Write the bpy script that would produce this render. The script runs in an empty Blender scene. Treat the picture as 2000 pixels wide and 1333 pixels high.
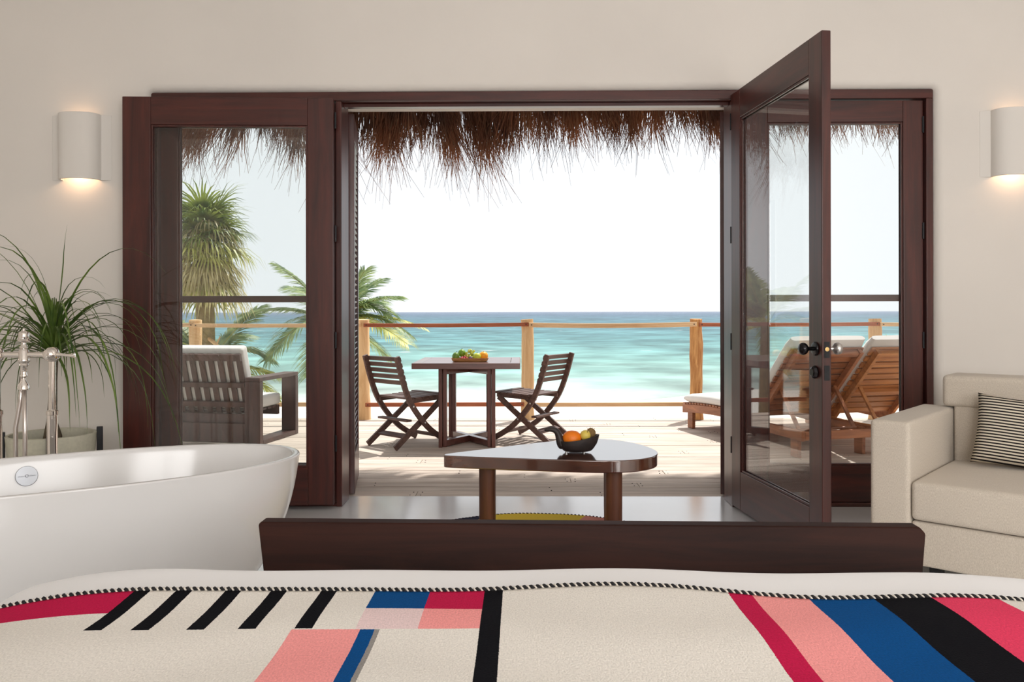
import bpy, bmesh, math, random
from mathutils import Vector, Matrix, Euler

R = math.radians
PI = math.pi
sc = bpy.context.scene
col = sc.collection

# ------------------------------------------------------------------ camera
F_PX, HOR, VPX, CAM_H = 1580.0, 609.0, 1020.0, 1.18
cam_d = bpy.data.cameras.new('camera')
cam_d.sensor_width = 36.0
cam_d.lens = 36.0 * F_PX / 2000.0
cam_d.shift_y = -(666.5 - HOR) / 2000.0
cam_d.clip_start = 0.02
cam_d.clip_end = 20000
cam = bpy.data.objects.new('camera', cam_d)
col.objects.link(cam)
cam.location = (0, 0, CAM_H)
cam.rotation_euler = (R(90), 0.0018, math.atan(20 / F_PX))
sc.camera = cam

# ------------------------------------------------------------------ sky, sun, added rear lights, exposure
world = bpy.data.worlds.new('hazy_sky')
sc.world = world
world.use_nodes = True
bg = world.node_tree.nodes['Background']
bg.inputs[0].default_value = (0.93, 0.965, 1.0, 1)
bg.inputs[1].default_value = 1.08

sun_d = bpy.data.lights.new('sun', 'SUN')
sun_d.energy = 5.0
sun_d.angle = R(1.2)
sun_d.color = (1.0, 0.965, 0.92)
sun = bpy.data.objects.new('sun', sun_d)
col.objects.link(sun)
_az, _el = R(35), R(62)         # measured from +Y (sea) towards +X
_dir = Vector((math.sin(_az) * math.cos(_el), math.cos(_az) * math.cos(_el), math.sin(_el)))
sun.rotation_euler = _dir.to_track_quat('Z', 'Y').to_euler()

ADDED_WINDOWS = [(0.2, 2.0), (2.9, 2.0)]          # unseen rear openings added to light the room: centre x, width
for wx, ww in ADDED_WINDOWS:
    a = bpy.data.lights.new('window_daylight', 'AREA')  # area lamp added behind the camera to brighten the room
    a.shape = 'RECTANGLE'
    a.size, a.size_y = ww, 2.0
    a.energy = 116
    a.color = (1.0, 0.975, 0.955)
    ao = bpy.data.objects.new('window_daylight', a)
    col.objects.link(ao)
    ao.location = (wx, -2.72, 1.9)
    ao.rotation_euler = (R(90), 0, 0)                     # -Z of the lamp looks to +Y
    ao.rotation_euler = Vector((0, -1, 0)).to_track_quat('Z', 'Y').to_euler()

vs = sc.view_settings
vs.view_transform = 'Standard'
vs.look = 'None'
vs.exposure = 0.0
vs.gamma = 1.0
vs.use_curve_mapping = False
sc.cycles.caustics_reflective = False
sc.cycles.caustics_refractive = False
sc.cycles.max_bounces = 10
sc.cycles.diffuse_bounces = 6
sc.cycles.glossy_bounces = 4
sc.cycles.transmission_bounces = 6
sc.cycles.transparent_max_bounces = 24
sc.cycles.sample_clamp_indirect = 6.0
sc.cycles.use_denoising = True


def at(px, py, y):
    """world point at depth y on the sight line of photo pixel (px, py)"""
    return Vector(((px - VPX) / F_PX * y, y, CAM_H + (HOR - py) / F_PX * y))


# ------------------------------------------------------------------ materials
def new_mat(name):
    m = bpy.data.materials.new(name)
    m.use_nodes = True
    nt = m.node_tree
    b = nt.nodes['Principled BSDF']
    return m, nt, b


def lin(r, g, b):
    f = lambda c: (c / 255 / 12.92) if c / 255 <= 0.04045 else ((c / 255 + 0.055) / 1.055) ** 2.4
    return (f(r), f(g), f(b), 1)


def node(nt, typ, **kw):
    n = nt.nodes.new(typ)
    for k, v in kw.items():
        setattr(n, k, v)
    return n


def plain(name, c, rough=0.5, metal=0.0, spec=0.5, noise=0.0, nscale=30, bump=0.0, bscale=60, trans=0.0):
    m, nt, b = new_mat(name)
    b.inputs['Base Color'].default_value = c
    b.inputs['Roughness'].default_value = rough
    b.inputs['Metallic'].default_value = metal
    b.inputs['Specular IOR Level'].default_value = spec
    if noise or bump:
        tc = node(nt, 'ShaderNodeTexCoord')
    if noise:
        n = node(nt, 'ShaderNodeTexNoise')
        n.inputs['Scale'].default_value = nscale
        n.inputs['Detail'].default_value = 5
        nt.links.new(tc.outputs['Object'], n.inputs['Vector'])
        r = node(nt, 'ShaderNodeValToRGB')
        r.color_ramp.elements[0].position = 0.3
        r.color_ramp.elements[1].position = 0.7
        r.color_ramp.elements[0].color = tuple(x * (1 - noise) for x in c[:3]) + (1,)
        r.color_ramp.elements[1].color = tuple(min(1, x * (1 + noise)) for x in c[:3]) + (1,)
        nt.links.new(n.outputs['Fac'], r.inputs['Fac'])
        nt.links.new(r.outputs['Color'], b.inputs['Base Color'])
    if bump:
        n2 = node(nt, 'ShaderNodeTexNoise')
        n2.inputs['Scale'].default_value = bscale
        n2.inputs['Detail'].default_value = 6
        nt.links.new(tc.outputs['Object'], n2.inputs['Vector'])
        bp = node(nt, 'ShaderNodeBump')
        bp.inputs['Strength'].default_value = bump
        bp.inputs['Distance'].default_value = 0.02
        nt.links.new(n2.outputs['Fac'], bp.inputs['Height'])
        nt.links.new(bp.outputs['Normal'], b.inputs['Normal'])
    return m


def wood(name, dark, light, rough=0.4, stretch=(1, 12, 12), scale=2.5, vary=0.0, bump=0.05, spec=0.5, coat=0.0):
    """grain runs along the axis whose stretch is smallest"""
    m, nt, b = new_mat(name)
    tc = node(nt, 'ShaderNodeTexCoord')
    mp = node(nt, 'ShaderNodeMapping')
    mp.inputs['Scale'].default_value = stretch
    oi = node(nt, 'ShaderNodeObjectInfo')
    sep = node(nt, 'ShaderNodeMath', operation='MULTIPLY')
    sep.inputs[1].default_value = 37.0
    nt.links.new(oi.outputs['Random'], sep.inputs[0])
    nt.links.new(tc.outputs['Object'], mp.inputs['Vector'])
    nt.links.new(sep.outputs[0], mp.inputs['Location'])
    n = node(nt, 'ShaderNodeTexNoise')
    n.inputs['Scale'].default_value = scale
    n.inputs['Detail'].default_value = 8
    n.inputs['Roughness'].default_value = 0.65
    n.inputs['Distortion'].default_value = 0.6
    nt.links.new(mp.outputs['Vector'], n.inputs['Vector'])
    r = node(nt, 'ShaderNodeValToRGB')
    r.color_ramp.elements[0].position = 0.32
    r.color_ramp.elements[1].position = 0.7
    r.color_ramp.elements[0].color = dark
    r.color_ramp.elements[1].color = light
    nt.links.new(n.outputs['Fac'], r.inputs['Fac'])
    out = r.outputs['Color']
    if vary:
        hs = node(nt, 'ShaderNodeHueSaturation')
        mr = node(nt, 'ShaderNodeMapRange')
        mr.inputs['To Min'].default_value = 1 - vary
        mr.inputs['To Max'].default_value = 1 + vary
        nt.links.new(oi.outputs['Random'], mr.inputs['Value'])
        nt.links.new(mr.outputs['Result'], hs.inputs['Value'])
        nt.links.new(out, hs.inputs['Color'])
        out = hs.outputs['Color']
    nt.links.new(out, b.inputs['Base Color'])
    b.inputs['Roughness'].default_value = rough
    b.inputs['Specular IOR Level'].default_value = spec
    b.inputs['Coat Weight'].default_value = coat
    b.inputs['Coat Roughness'].default_value = 0.15
    if coat >= 1:
        b.inputs['Coat IOR'].default_value = 1.75
        b.inputs['Coat Roughness'].default_value = 0.06
    if bump:
        bp = node(nt, 'ShaderNodeBump')
        bp.inputs['Strength'].default_value = bump
        bp.inputs['Distance'].default_value = 0.01
        nt.links.new(n.outputs['Fac'], bp.inputs['Height'])
        nt.links.new(bp.outputs['Normal'], b.inputs['Normal'])
    return m


def fabric(name, c, c2=None, scale=420, bump=0.25, rough=0.9, mottled=0.08):
    m, nt, b = new_mat(name)
    tc = node(nt, 'ShaderNodeTexCoord')
    n = node(nt, 'ShaderNodeTexNoise')
    n.inputs['Scale'].default_value = scale
    n.inputs['Detail'].default_value = 3
    mp = node(nt, 'ShaderNodeMapping')
    mp.inputs['Scale'].default_value = (1, 1, 0.35)
    nt.links.new(tc.outputs['Object'], mp.inputs['Vector'])
    nt.links.new(mp.outputs['Vector'], n.inputs['Vector'])
    r = node(nt, 'ShaderNodeValToRGB')
    r.color_ramp.elements[0].position = 0.3
    r.color_ramp.elements[1].position = 0.7
    r.color_ramp.elements[0].color = c2 or tuple(x * (1 - mottled) for x in c[:3]) + (1,)
    r.color_ramp.elements[1].color = c
    nt.links.new(n.outputs['Fac'], r.inputs['Fac'])
    nt.links.new(r.outputs['Color'], b.inputs['Base Color'])
    b.inputs['Roughness'].default_value = rough
    b.inputs['Specular IOR Level'].default_value = 0.15
    b.inputs['Sheen Weight'].default_value = 0.15
    bp = node(nt, 'ShaderNodeBump')
    bp.inputs['Strength'].default_value = bump
    bp.inputs['Distance'].default_value = 0.003
    nt.links.new(n.outputs['Fac'], bp.inputs['Height'])
    nt.links.new(bp.outputs['Normal'], b.inputs['Normal'])
    return m


def leaf_mat(name, c1, c2, trans=0.35, rough=0.45, scale=6):
    m, nt, b = new_mat(name)
    tc = node(nt, 'ShaderNodeTexCoord')
    n = node(nt, 'ShaderNodeTexNoise')
    n.inputs['Scale'].default_value = scale
    nt.links.new(tc.outputs['Object'], n.inputs['Vector'])
    r = node(nt, 'ShaderNodeValToRGB')
    r.color_ramp.elements[0].position = 0.35
    r.color_ramp.elements[1].position = 0.65
    r.color_ramp.elements[0].color = c1
    r.color_ramp.elements[1].color = c2
    nt.links.new(n.outputs['Fac'], r.inputs['Fac'])
    nt.links.new(r.outputs['Color'], b.inputs['Base Color'])
    b.inputs['Roughness'].default_value = rough
    t = node(nt, 'ShaderNodeBsdfTranslucent')
    nt.links.new(r.outputs['Color'], t.inputs['Color'])
    mx = node(nt, 'ShaderNodeMixShader')
    mx.inputs[0].default_value = trans
    nt.links.new(b.outputs[0], mx.inputs[1])
    nt.links.new(t.outputs[0], mx.inputs[2])
    nt.links.new(mx.outputs[0], nt.nodes['Material Output'].inputs['Surface'])
    return m


def glass_mat():
    m, nt, b = new_mat('clear_glass')
    nt.nodes.remove(b)
    geo = node(nt, 'ShaderNodeNewGeometry')
    mr = node(nt, 'ShaderNodeMapRange')
    mr.inputs['To Min'].default_value = 1.5
    mr.inputs['To Max'].default_value = 1 / 1.5
    nt.links.new(geo.outputs['Backfacing'], mr.inputs['Value'])
    fr = node(nt, 'ShaderNodeFresnel')
    nt.links.new(mr.outputs['Result'], fr.inputs['IOR'])
    tr = node(nt, 'ShaderNodeBsdfTransparent')
    tr.inputs[0].default_value = (0.975, 0.985, 0.98, 1)
    gl = node(nt, 'ShaderNodeBsdfGlossy')
    gl.inputs['Roughness'].default_value = 0.0
    mx = node(nt, 'ShaderNodeMixShader')
    nt.links.new(fr.outputs[0], mx.inputs[0])
    nt.links.new(tr.outputs[0], mx.inputs[1])
    nt.links.new(gl.outputs[0], mx.inputs[2])
    nt.links.new(mx.outputs[0], nt.nodes['Material Output'].inputs['Surface'])
    return m


M = {}
M['plaster'] = plain('white_plaster', (0.75, 0.708, 0.658, 1), 0.85, spec=0.2, noise=0.025, nscale=1.6, bump=0.06, bscale=9)
M['sconce'] = plain('sconce_plaster', (0.75, 0.715, 0.67, 1), 0.8, spec=0.2, bump=0.04, bscale=14)
M['ceil'] = plain('ceiling_paint', (0.82, 0.80, 0.77, 1), 0.9, spec=0.2)
M['mahog'] = wood('mahogany_door', lin(48, 19, 15), lin(84, 36, 28), rough=0.36, stretch=(10, 10, 0.7), scale=2.0, bump=0.0, spec=0.45, coat=0.15)
M['mahog_h'] = wood('mahogany_rail', lin(48, 19, 15), lin(84, 36, 28), rough=0.36, stretch=(0.7, 10, 10), scale=2.0, bump=0.0, spec=0.45, coat=0.15)
M['foot'] = wood('dark_bed_wood', lin(30, 14, 10), lin(56, 29, 21), rough=0.6, stretch=(0.6, 8, 8), scale=2.4, bump=0.02, spec=0.15)
M['walnut'] = wood('coffee_table_walnut', lin(60, 32, 23), lin(100, 60, 42), rough=0.16, stretch=(0.7, 9, 9), scale=2.2, bump=0.0, spec=0.9, coat=1.0)
M['walnut_v'] = wood('table_leg_walnut', lin(70, 42, 30), lin(116, 72, 50), rough=0.4, stretch=(9, 9, 0.7), scale=2.2, bump=0.02)
M['chairw'] = wood('dark_folding_chair_wood', lin(64, 44, 38), lin(112, 82, 72), rough=0.5, stretch=(0.8, 7, 7), scale=4, bump=0.05, vary=0.12)
M['tablew'] = wood('dark_dining_table_wood', lin(66, 34, 28), lin(112, 66, 56), rough=0.33, stretch=(0.7, 9, 9), scale=3, bump=0.01, vary=0.08, spec=0.7, coat=0.6)
M['tablew_v'] = wood('dark_table_post_wood', lin(66, 34, 28), lin(118, 66, 54), rough=0.42, stretch=(9, 9, 0.7), scale=3, bump=0.02, vary=0.1)
M['seatw'] = wood('brown_loveseat_wood', lin(54, 30, 25), lin(90, 56, 47), rough=0.4, stretch=(6, 6, 0.8), scale=3, bump=0.03, vary=0.08)
M['teak'] = wood('reddish_teak', lin(120, 68, 42), lin(184, 118, 76), rough=0.45, stretch=(0.8, 8, 8), scale=3, bump=0.03, vary=0.15)
M['teak_y'] = wood('reddish_teak_long', lin(120, 68, 42), lin(184, 118, 76), rough=0.45, stretch=(8, 0.8, 8), scale=3, bump=0.03, vary=0.1)
M['teak_warm'] = wood('orange_teak', lin(160, 94, 44), lin(214, 146, 82), rough=0.45, stretch=(0.8, 8, 8), scale=3, bump=0.03, vary=0.12)  # teak with the orange of direct sun put into its colour
M['deck'] = wood('weathered_deck_board', lin(178, 162, 148), lin(226, 212, 199), rough=0.75, stretch=(0.5, 10, 10), scale=3.0, bump=0.1, vary=0.10, spec=0.2)
M['post'] = wood('peeled_log', lin(196, 152, 104), lin(232, 198, 152), rough=0.65, stretch=(7, 7, 0.7), scale=2.6, bump=0.06, vary=0.08, spec=0.25)
M['post2'] = wood('orange_log', lin(150, 92, 46), lin(220, 168, 108), rough=0.65, stretch=(9, 9, 0.8), scale=3.2, bump=0.08, spec=0.25)
M['rail_a'] = wood('red_rail', lin(140, 74, 48), lin(178, 106, 74), rough=0.6, stretch=(0.6, 9, 9), scale=3, vary=0.06, spec=0.25)
M['rail_b'] = wood('pale_rail', lin(190, 148, 106), lin(222, 188, 146), rough=0.6, stretch=(0.6, 9, 9), scale=3, vary=0.06, spec=0.25)
M['glass'] = glass_mat()
M['black'] = plain('black_iron', (0.018, 0.018, 0.02, 1), 0.38, metal=0.6)
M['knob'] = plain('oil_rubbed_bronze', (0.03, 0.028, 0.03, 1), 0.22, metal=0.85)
M['knob_lit'] = plain('satin_pewter', (0.62, 0.60, 0.58, 1), 0.3, metal=0.9)  # pale copy of the knob metal, sky reflection put into its colour
M['brass'] = plain('brass_bolt', (0.75, 0.52, 0.22, 1), 0.3, metal=1.0)
M['steel_dot'] = plain('steel_bolt_head', (0.75, 0.75, 0.75, 1), 0.35, metal=0.8)
M['chrome'] = plain('polished_nickel', (0.86, 0.81, 0.76, 1), 0.07, metal=1.0)
M['chrome_b'] = plain('satin_chrome', (0.40, 0.415, 0.44, 1), 0.45, metal=1.0)
M['hose'] = plain('braided_metal_hose', (0.66, 0.60, 0.56, 1), 0.28, metal=1.0)
M['etched'] = plain('etched_mark', (0.20, 0.21, 0.23, 1), 0.5)
M['tub'] = plain('white_tub_resin', (0.72, 0.712, 0.705, 1), 0.12, spec=0.5)
M['cushion'] = fabric('white_outdoor_canvas', (0.80, 0.78, 0.75, 1), scale=300, bump=0.1)
M['sofa'] = fabric('oatmeal_linen', lin(214, 204, 190), lin(190, 179, 165), scale=400, bump=0.3)
M['sheet'] = fabric('white_cotton', (0.84, 0.835, 0.84, 1), scale=500, bump=0.05, mottled=0.02)
M['potglaze'] = plain('pale_green_ceramic', lin(206, 203, 184), 0.5, noise=0.06, nscale=60)
M['soil'] = plain('dark_soil', (0.05, 0.035, 0.025, 1), 0.95, bump=0.6, bscale=80)
M['bark'] = plain('plant_stem', lin(96, 84, 66), 0.9, noise=0.2, nscale=25, bump=0.4, bscale=50)
M['grassleaf'] = leaf_mat('ponytail_leaf', lin(50, 78, 30), lin(112, 138, 60), trans=0.25, rough=0.4)
M['palm_a'] = leaf_mat('palm_green', lin(96, 122, 82), lin(164, 180, 124), trans=0.4)
M['palm_y'] = leaf_mat('palm_yellow_green', lin(140, 150, 70), lin(206, 204, 120), trans=0.45)
M['palm_dry'] = leaf_mat('dry_palm_leaf', lin(168, 156, 104), lin(220, 208, 160), trans=0.35)
M['palm_dark'] = leaf_mat('thatch_palm_green', lin(64, 90, 34), lin(136, 150, 62), trans=0.35)
M['rachis'] = plain('palm_rib', lin(150, 150, 84), 0.6)
M['trunk'] = plain('palm_trunk', lin(140, 124, 88), 0.9, noise=0.25, nscale=14, bump=0.5, bscale=30)
M['thatch'] = leaf_mat('dry_thatch', lin(74, 44, 32), lin(132, 82, 54), trans=0.3, rough=0.8, scale=3)
M['thatch2'] = leaf_mat('brown_thatch', lin(86, 60, 46), lin(150, 108, 78), trans=0.3, rough=0.8, scale=3)
M['sand'] = plain('pale_sand', lin(232, 226, 216), 0.95, spec=0.1, noise=0.03, nscale=0.3)
M['rock'] = plain('beach_rock', lin(190, 176, 160), 0.9, noise=0.15, nscale=3, bump=0.3)
M['bowl'] = wood('charcoal_wood_bowl', lin(30, 26, 26), lin(58, 48, 46), rough=0.5, stretch=(1, 6, 6), scale=10, bump=0.05)
M['tray'] = wood('olive_wood_tray', lin(150, 96, 50), lin(206, 160, 104), rough=0.5, stretch=(1, 7, 7), scale=8, bump=0.02)
M['orange'] = plain('orange_peel', lin(244, 128, 20), 0.42, noise=0.04, nscale=40, bump=0.12, bscale=260)
M['orange2'] = plain('mandarin_peel', lin(250, 172, 40), 0.42, bump=0.12, bscale=260)
M['lemon'] = plain('lime_yellow_peel', lin(226, 200, 92), 0.42, bump=0.08, bscale=220)
M['kiwi'] = plain('kiwi_fuzz', lin(132, 104, 62), 0.9, noise=0.12, nscale=60, bump=0.2, bscale=300)
M['lime'] = plain('lime_peel', lin(112, 150, 36), 0.4, noise=0.1, nscale=20)
M['mango'] = plain('green_mango_peel', lin(96, 132, 52), 0.4, noise=0.1, nscale=18)
M['apple'] = plain('green_apple_skin', lin(190, 202, 70), 0.3, noise=0.08, nscale=14)
M['grape'] = leaf_mat('green_grape_skin', lin(186, 196, 60), lin(226, 226, 120), trans=0.3, rough=0.25, scale=20)
M['redgrape'] = leaf_mat('red_grape_skin', lin(186, 40, 66), lin(222, 96, 110), trans=0.25, rough=0.25, scale=20)
M['plum'] = plain('plum_skin', lin(92, 58, 96), 0.4)
M['stem'] = plain('fruit_stem', lin(70, 54, 30), 0.8)
M['nail'] = plain('rusted_nail', lin(60, 46, 42), 0.7)
M['joist'] = plain('deck_joist', lin(96, 80, 66), 0.9)


# ------------------------------------------------------------------ mesh builder
class MB:
    def __init__(self):
        self.v, self.f, self.m = [], [], []

    def add(self, vs_, fs_, mi=0):
        o = len(self.v)
        self.v += [tuple(x) for x in vs_]
        self.f += [tuple(i + o for i in f) for f in fs_]
        self.m += [mi] * len(fs_)
        return self

    def box(self, x0, x1, y0, y1, z0, z1, mi=0):
        return self.add([(x0, y0, z0), (x1, y0, z0), (x1, y1, z0), (x0, y1, z0), (x0, y0, z1), (x1, y0, z1), (x1, y1, z1), (x0, y1, z1)],
                        [(3, 2, 1, 0), (4, 5, 6, 7), (0, 1, 5, 4), (1, 2, 6, 5), (2, 3, 7, 6), (3, 0, 4, 7)], mi)

    def bar(self, p0, p1, w, h, up=(0, 0, 1), mi=0):
        """rectangular bar p0 to p1; w across, h along 'up'"""
        p0, p1 = Vector(p0), Vector(p1)
        d = (p1 - p0).normalized()
        s = d.cross(Vector(up)).normalized()
        u = s.cross(d).normalized()
        vs_ = []
        for p in (p0, p1):
            for a, b in ((-1, -1), (1, -1), (1, 1), (-1, 1)):
                vs_.append(p + s * (a * w / 2) + u * (b * h / 2))
        return self.add(vs_, [(3, 2, 1, 0), (4, 5, 6, 7), (0, 1, 5, 4), (1, 2, 6, 5), (2, 3, 7, 6), (3, 0, 4, 7)], mi)

    def tube(self, pts, r, seg=10, mi=0, caps=True):
        pts = [Vector(p) for p in pts]
        n = len(pts)
        rs = r if isinstance(r, (list, tuple)) else [r] * n
        vs_, prev = [], None
        for i, p in enumerate(pts):
            t = (pts[min(i + 1, n - 1)] - pts[max(i - 1, 0)]).normalized()
            if prev is None:
                a = Vector((0, 0, 1)) if abs(t.z) < 0.9 else Vector((1, 0, 0))
                s = t.cross(a).normalized()
            else:
                s = (prev - t * prev.dot(t)).normalized()
            prev = s
            b = t.cross(s)
            for k in range(seg):
                an = 2 * PI * k / seg
                vs_.append(p + (s * math.cos(an) + b * math.sin(an)) * rs[i])
        fs_ = []
        for i in range(n - 1):
            for k in range(seg):
                k2 = (k + 1) % seg
                fs_.append((i * seg + k, i * seg + k2, (i + 1) * seg + k2, (i + 1) * seg + k))
        if caps:
            fs_.append(tuple(range(seg))[::-1])
            fs_.append(tuple((n - 1) * seg + k for k in range(seg)))
        return self.add(vs_, fs_, mi)

    def lathe(self, prof, seg=24, axis='z', c=(0, 0, 0), mi=0, sx=1.0, sy=1.0, cap=True):
        """prof: list of (radius, height)"""
        vs_, fs_ = [], []
        c = Vector(c)
        for r_, h_ in prof:
            for k in range(seg):
                a = 2 * PI * k / seg
                x, y = math.cos(a) * r_ * sx, math.sin(a) * r_ * sy
                p = {'z': (x, y, h_), 'x': (h_, x, y), 'y': (y, h_, x)}[axis]
                vs_.append(c + Vector(p))
        n = len(prof)
        for i in range(n - 1):
            for k in range(seg):
                k2 = (k + 1) % seg
                fs_.append((i * seg + k, i * seg + k2, (i + 1) * seg + k2, (i + 1) * seg + k))
        if cap:
            fs_.append(tuple(range(seg))[::-1])
            fs_.append(tuple((n - 1) * seg + k for k in range(seg)))
        return self.add(vs_, fs_, mi)

    def prism(self, outline, z0, z1, mi=0):
        n = len(outline)
        vs_ = [(x, y, z0) for x, y in outline] + [(x, y, z1) for x, y in outline]
        fs_ = [tuple(range(n))[::-1], tuple(range(n, 2 * n))]
        for k in range(n):
            k2 = (k + 1) % n
            fs_.append((k, k2, n + k2, n + k))
        return self.add(vs_, fs_, mi)

    def extrude_path(self, pts, thick, width_fn, axis_w=(1, 0, 0), mi=0):
        return self

    def xform(self, mat):
        self.v = [tuple(mat @ Vector(p)) for p in self.v]
        return self

    def mesh(self, name):
        me = bpy.data.meshes.new(name)
        me.from_pydata(self.v, [], self.f)
        me.update()
        return me

    def build(self, name, mat, parent=None, smooth=False, bevel=0.0, seg=2, sub=0, loc=None, rot=None, auto=None):
        me = self.mesh(name)
        mats = mat if isinstance(mat, (list, tuple)) else [mat]
        for x in mats:
            me.materials.append(x)
        if len(mats) > 1:
            me.polygons.foreach_set('material_index', self.m)
        o = bpy.data.objects.new(name, me)
        col.objects.link(o)
        finish(o, parent, smooth, bevel, seg, sub, auto)
        if loc is not None:
            o.location = loc
        if rot is not None:
            o.rotation_euler = rot
        return o


def fix_normals(me):
    b = bmesh.new()
    b.from_mesh(me)
    bmesh.ops.recalc_face_normals(b, faces=b.faces)
    b.to_mesh(me)
    b.free()


def finish(o, parent=None, smooth=False, bevel=0.0, seg=2, sub=0, auto=None):
    me = o.data
    fix_normals(me)
    if smooth or auto or bevel:
        me.polygons.foreach_set('use_smooth', [True] * len(me.polygons))
        if auto is not None or not smooth:
            me.set_sharp_from_angle(angle=R(auto if auto is not None else 35))
        me.update()
    if bevel:
        md = o.modifiers.new('bevel', 'BEVEL')
        md.width = bevel
        md.segments = seg
        md.limit_method = 'ANGLE'
        md.angle_limit = R(40)
        md.harden_normals = True
    if sub:
        md = o.modifiers.new('sub', 'SUBSURF')
        md.levels = sub
        md.render_levels = sub
    if parent is not None:
        o.parent = parent


def tag(o, label=None, cat=None, group=None, kind=None):
    if label:
        o['label'] = label
    if cat:
        o['category'] = cat
    if group:
        o['group'] = group
    if kind:
        o['kind'] = kind
    return o


def empty(name, loc=(0, 0, 0), rz=0.0, label=None, cat=None, group=None, kind=None):
    o = bpy.data.objects.new(name, None)
    o.empty_display_size = 0.1
    col.objects.link(o)
    o.location = loc
    o.rotation_euler = (0, 0, rz)
    return tag(o, label, cat, group, kind)


def copy_tree(o, parent=None):
    c = o.copy()
    col.objects.link(c)
    if parent is not None:
        c.parent = parent
        c.matrix_parent_inverse = o.matrix_parent_inverse.copy()
    for ch in list(o.children):
        copy_tree(ch, c)
    return c


def inst(src, parent, loc=None, rot=None, scale=None):
    """another piece sharing the mesh of src"""
    o = src.copy()
    col.objects.link(o)
    o.parent = parent
    if loc is not None:
        o.location = loc
    if rot is not None:
        o.rotation_euler = rot
    if scale is not None:
        o.scale = scale
    return o


def soft_box(x0, x1, y0, y1, z0, z1, rad=0.03, n=6, puff=0.0):
    """cushion-like box: rounded edges and a slightly domed top and bottom"""
    b = bmesh.new()
    bmesh.ops.create_cube(b, size=1.0)
    for v in b.verts:
        v.co = Vector((x0 + (v.co.x + .5) * (x1 - x0), y0 + (v.co.y + .5) * (y1 - y0), z0 + (v.co.z + .5) * (z1 - z0)))
    bmesh.ops.bevel(b, geom=list(b.edges), offset=rad, segments=4, profile=0.6, affect='EDGES')
    bmesh.ops.subdivide_edges(b, edges=[e for e in b.edges if e.calc_length() > 0.12], cuts=n, use_grid_fill=True)
    if puff:
        cx, cy, cz = (x0 + x1) / 2, (y0 + y1) / 2, (z0 + z1) / 2
        for v in b.verts:
            u = (v.co.x - cx) / (x1 - x0) * 2
            w = (v.co.y - cy) / (y1 - y0) * 2
            k = max(0, 1 - u * u) ** .5 * max(0, 1 - w * w) ** .5
            v.co.z += puff * k * (1 if v.co.z > cz else -0.3)
    return b


def bm_obj(name, b, mat, parent=None, smooth=True, auto=None, sub=0):
    me = bpy.data.meshes.new(name)
    bmesh.ops.recalc_face_normals(b, faces=b.faces)
    b.to_mesh(me)
    b.free()
    me.materials.append(mat)
    o = bpy.data.objects.new(name, me)
    col.objects.link(o)
    finish(o, parent, smooth, 0, 2, sub, auto)
    return o


rnd = random.Random(7)

# ================================================================== STRUCTURE
RX0, RX1, RY0, WY, WYO, CZ = -4.0, 4.3, -2.6, 4.85, 5.165, 3.5
OX0, OX1, OZ = -2.25, 2.465, 2.512


def polished_floor():
    m, nt, b = new_mat('polished_concrete')
    tc = node(nt, 'ShaderNodeTexCoord')
    n = node(nt, 'ShaderNodeTexNoise')
    n.inputs['Scale'].default_value = 1.6
    n.inputs['Detail'].default_value = 8
    nt.links.new(tc.outputs['Object'], n.inputs['Vector'])
    r = node(nt, 'ShaderNodeValToRGB')
    r.color_ramp.elements[0].position = .3
    r.color_ramp.elements[1].position = .7
    r.color_ramp.elements[0].color = (.82, .83, .84, 1)
    r.color_ramp.elements[1].color = (.88, .89, .90, 1)
    nt.links.new(n.outputs['Fac'], r.inputs['Fac'])
    nt.links.new(r.outputs['Color'], b.inputs['Base Color'])
    rr = node(nt, 'ShaderNodeMapRange')
    b.inputs['Specular IOR Level'].default_value = .8
    b.inputs['Coat Weight'].default_value = 1.0
    b.inputs['Coat IOR'].default_value = 1.7
    b.inputs['Coat Roughness'].default_value = .17
    rr.inputs['To Min'].default_value = .12
    rr.inputs['To Max'].default_value = .3
    nt.links.new(n.outputs['Fac'], rr.inputs['Value'])
    nt.links.new(rr.outputs['Result'], b.inputs['Roughness'])
    return m


M['floor'] = polished_floor()
tag(MB().box(RX0 - .2, RX1 + .2, RY0 - .2, WYO, -.2, 0).build('floor', M['floor']), kind='structure')
tag(MB().box(RX0 - .2, RX1 + .2, RY0 - .2, WYO, CZ, CZ + .15).build('ceiling', M['ceil']), kind='structure')
tag(MB().box(RX0 - .2, RX0, RY0 - .2, WYO, 0, CZ).build('wall_left', M['plaster']), kind='structure')
tag(MB().box(RX1, RX1 + .2, RY0 - .2, WYO, 0, CZ).build('wall_right', M['plaster']), kind='structure')


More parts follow.
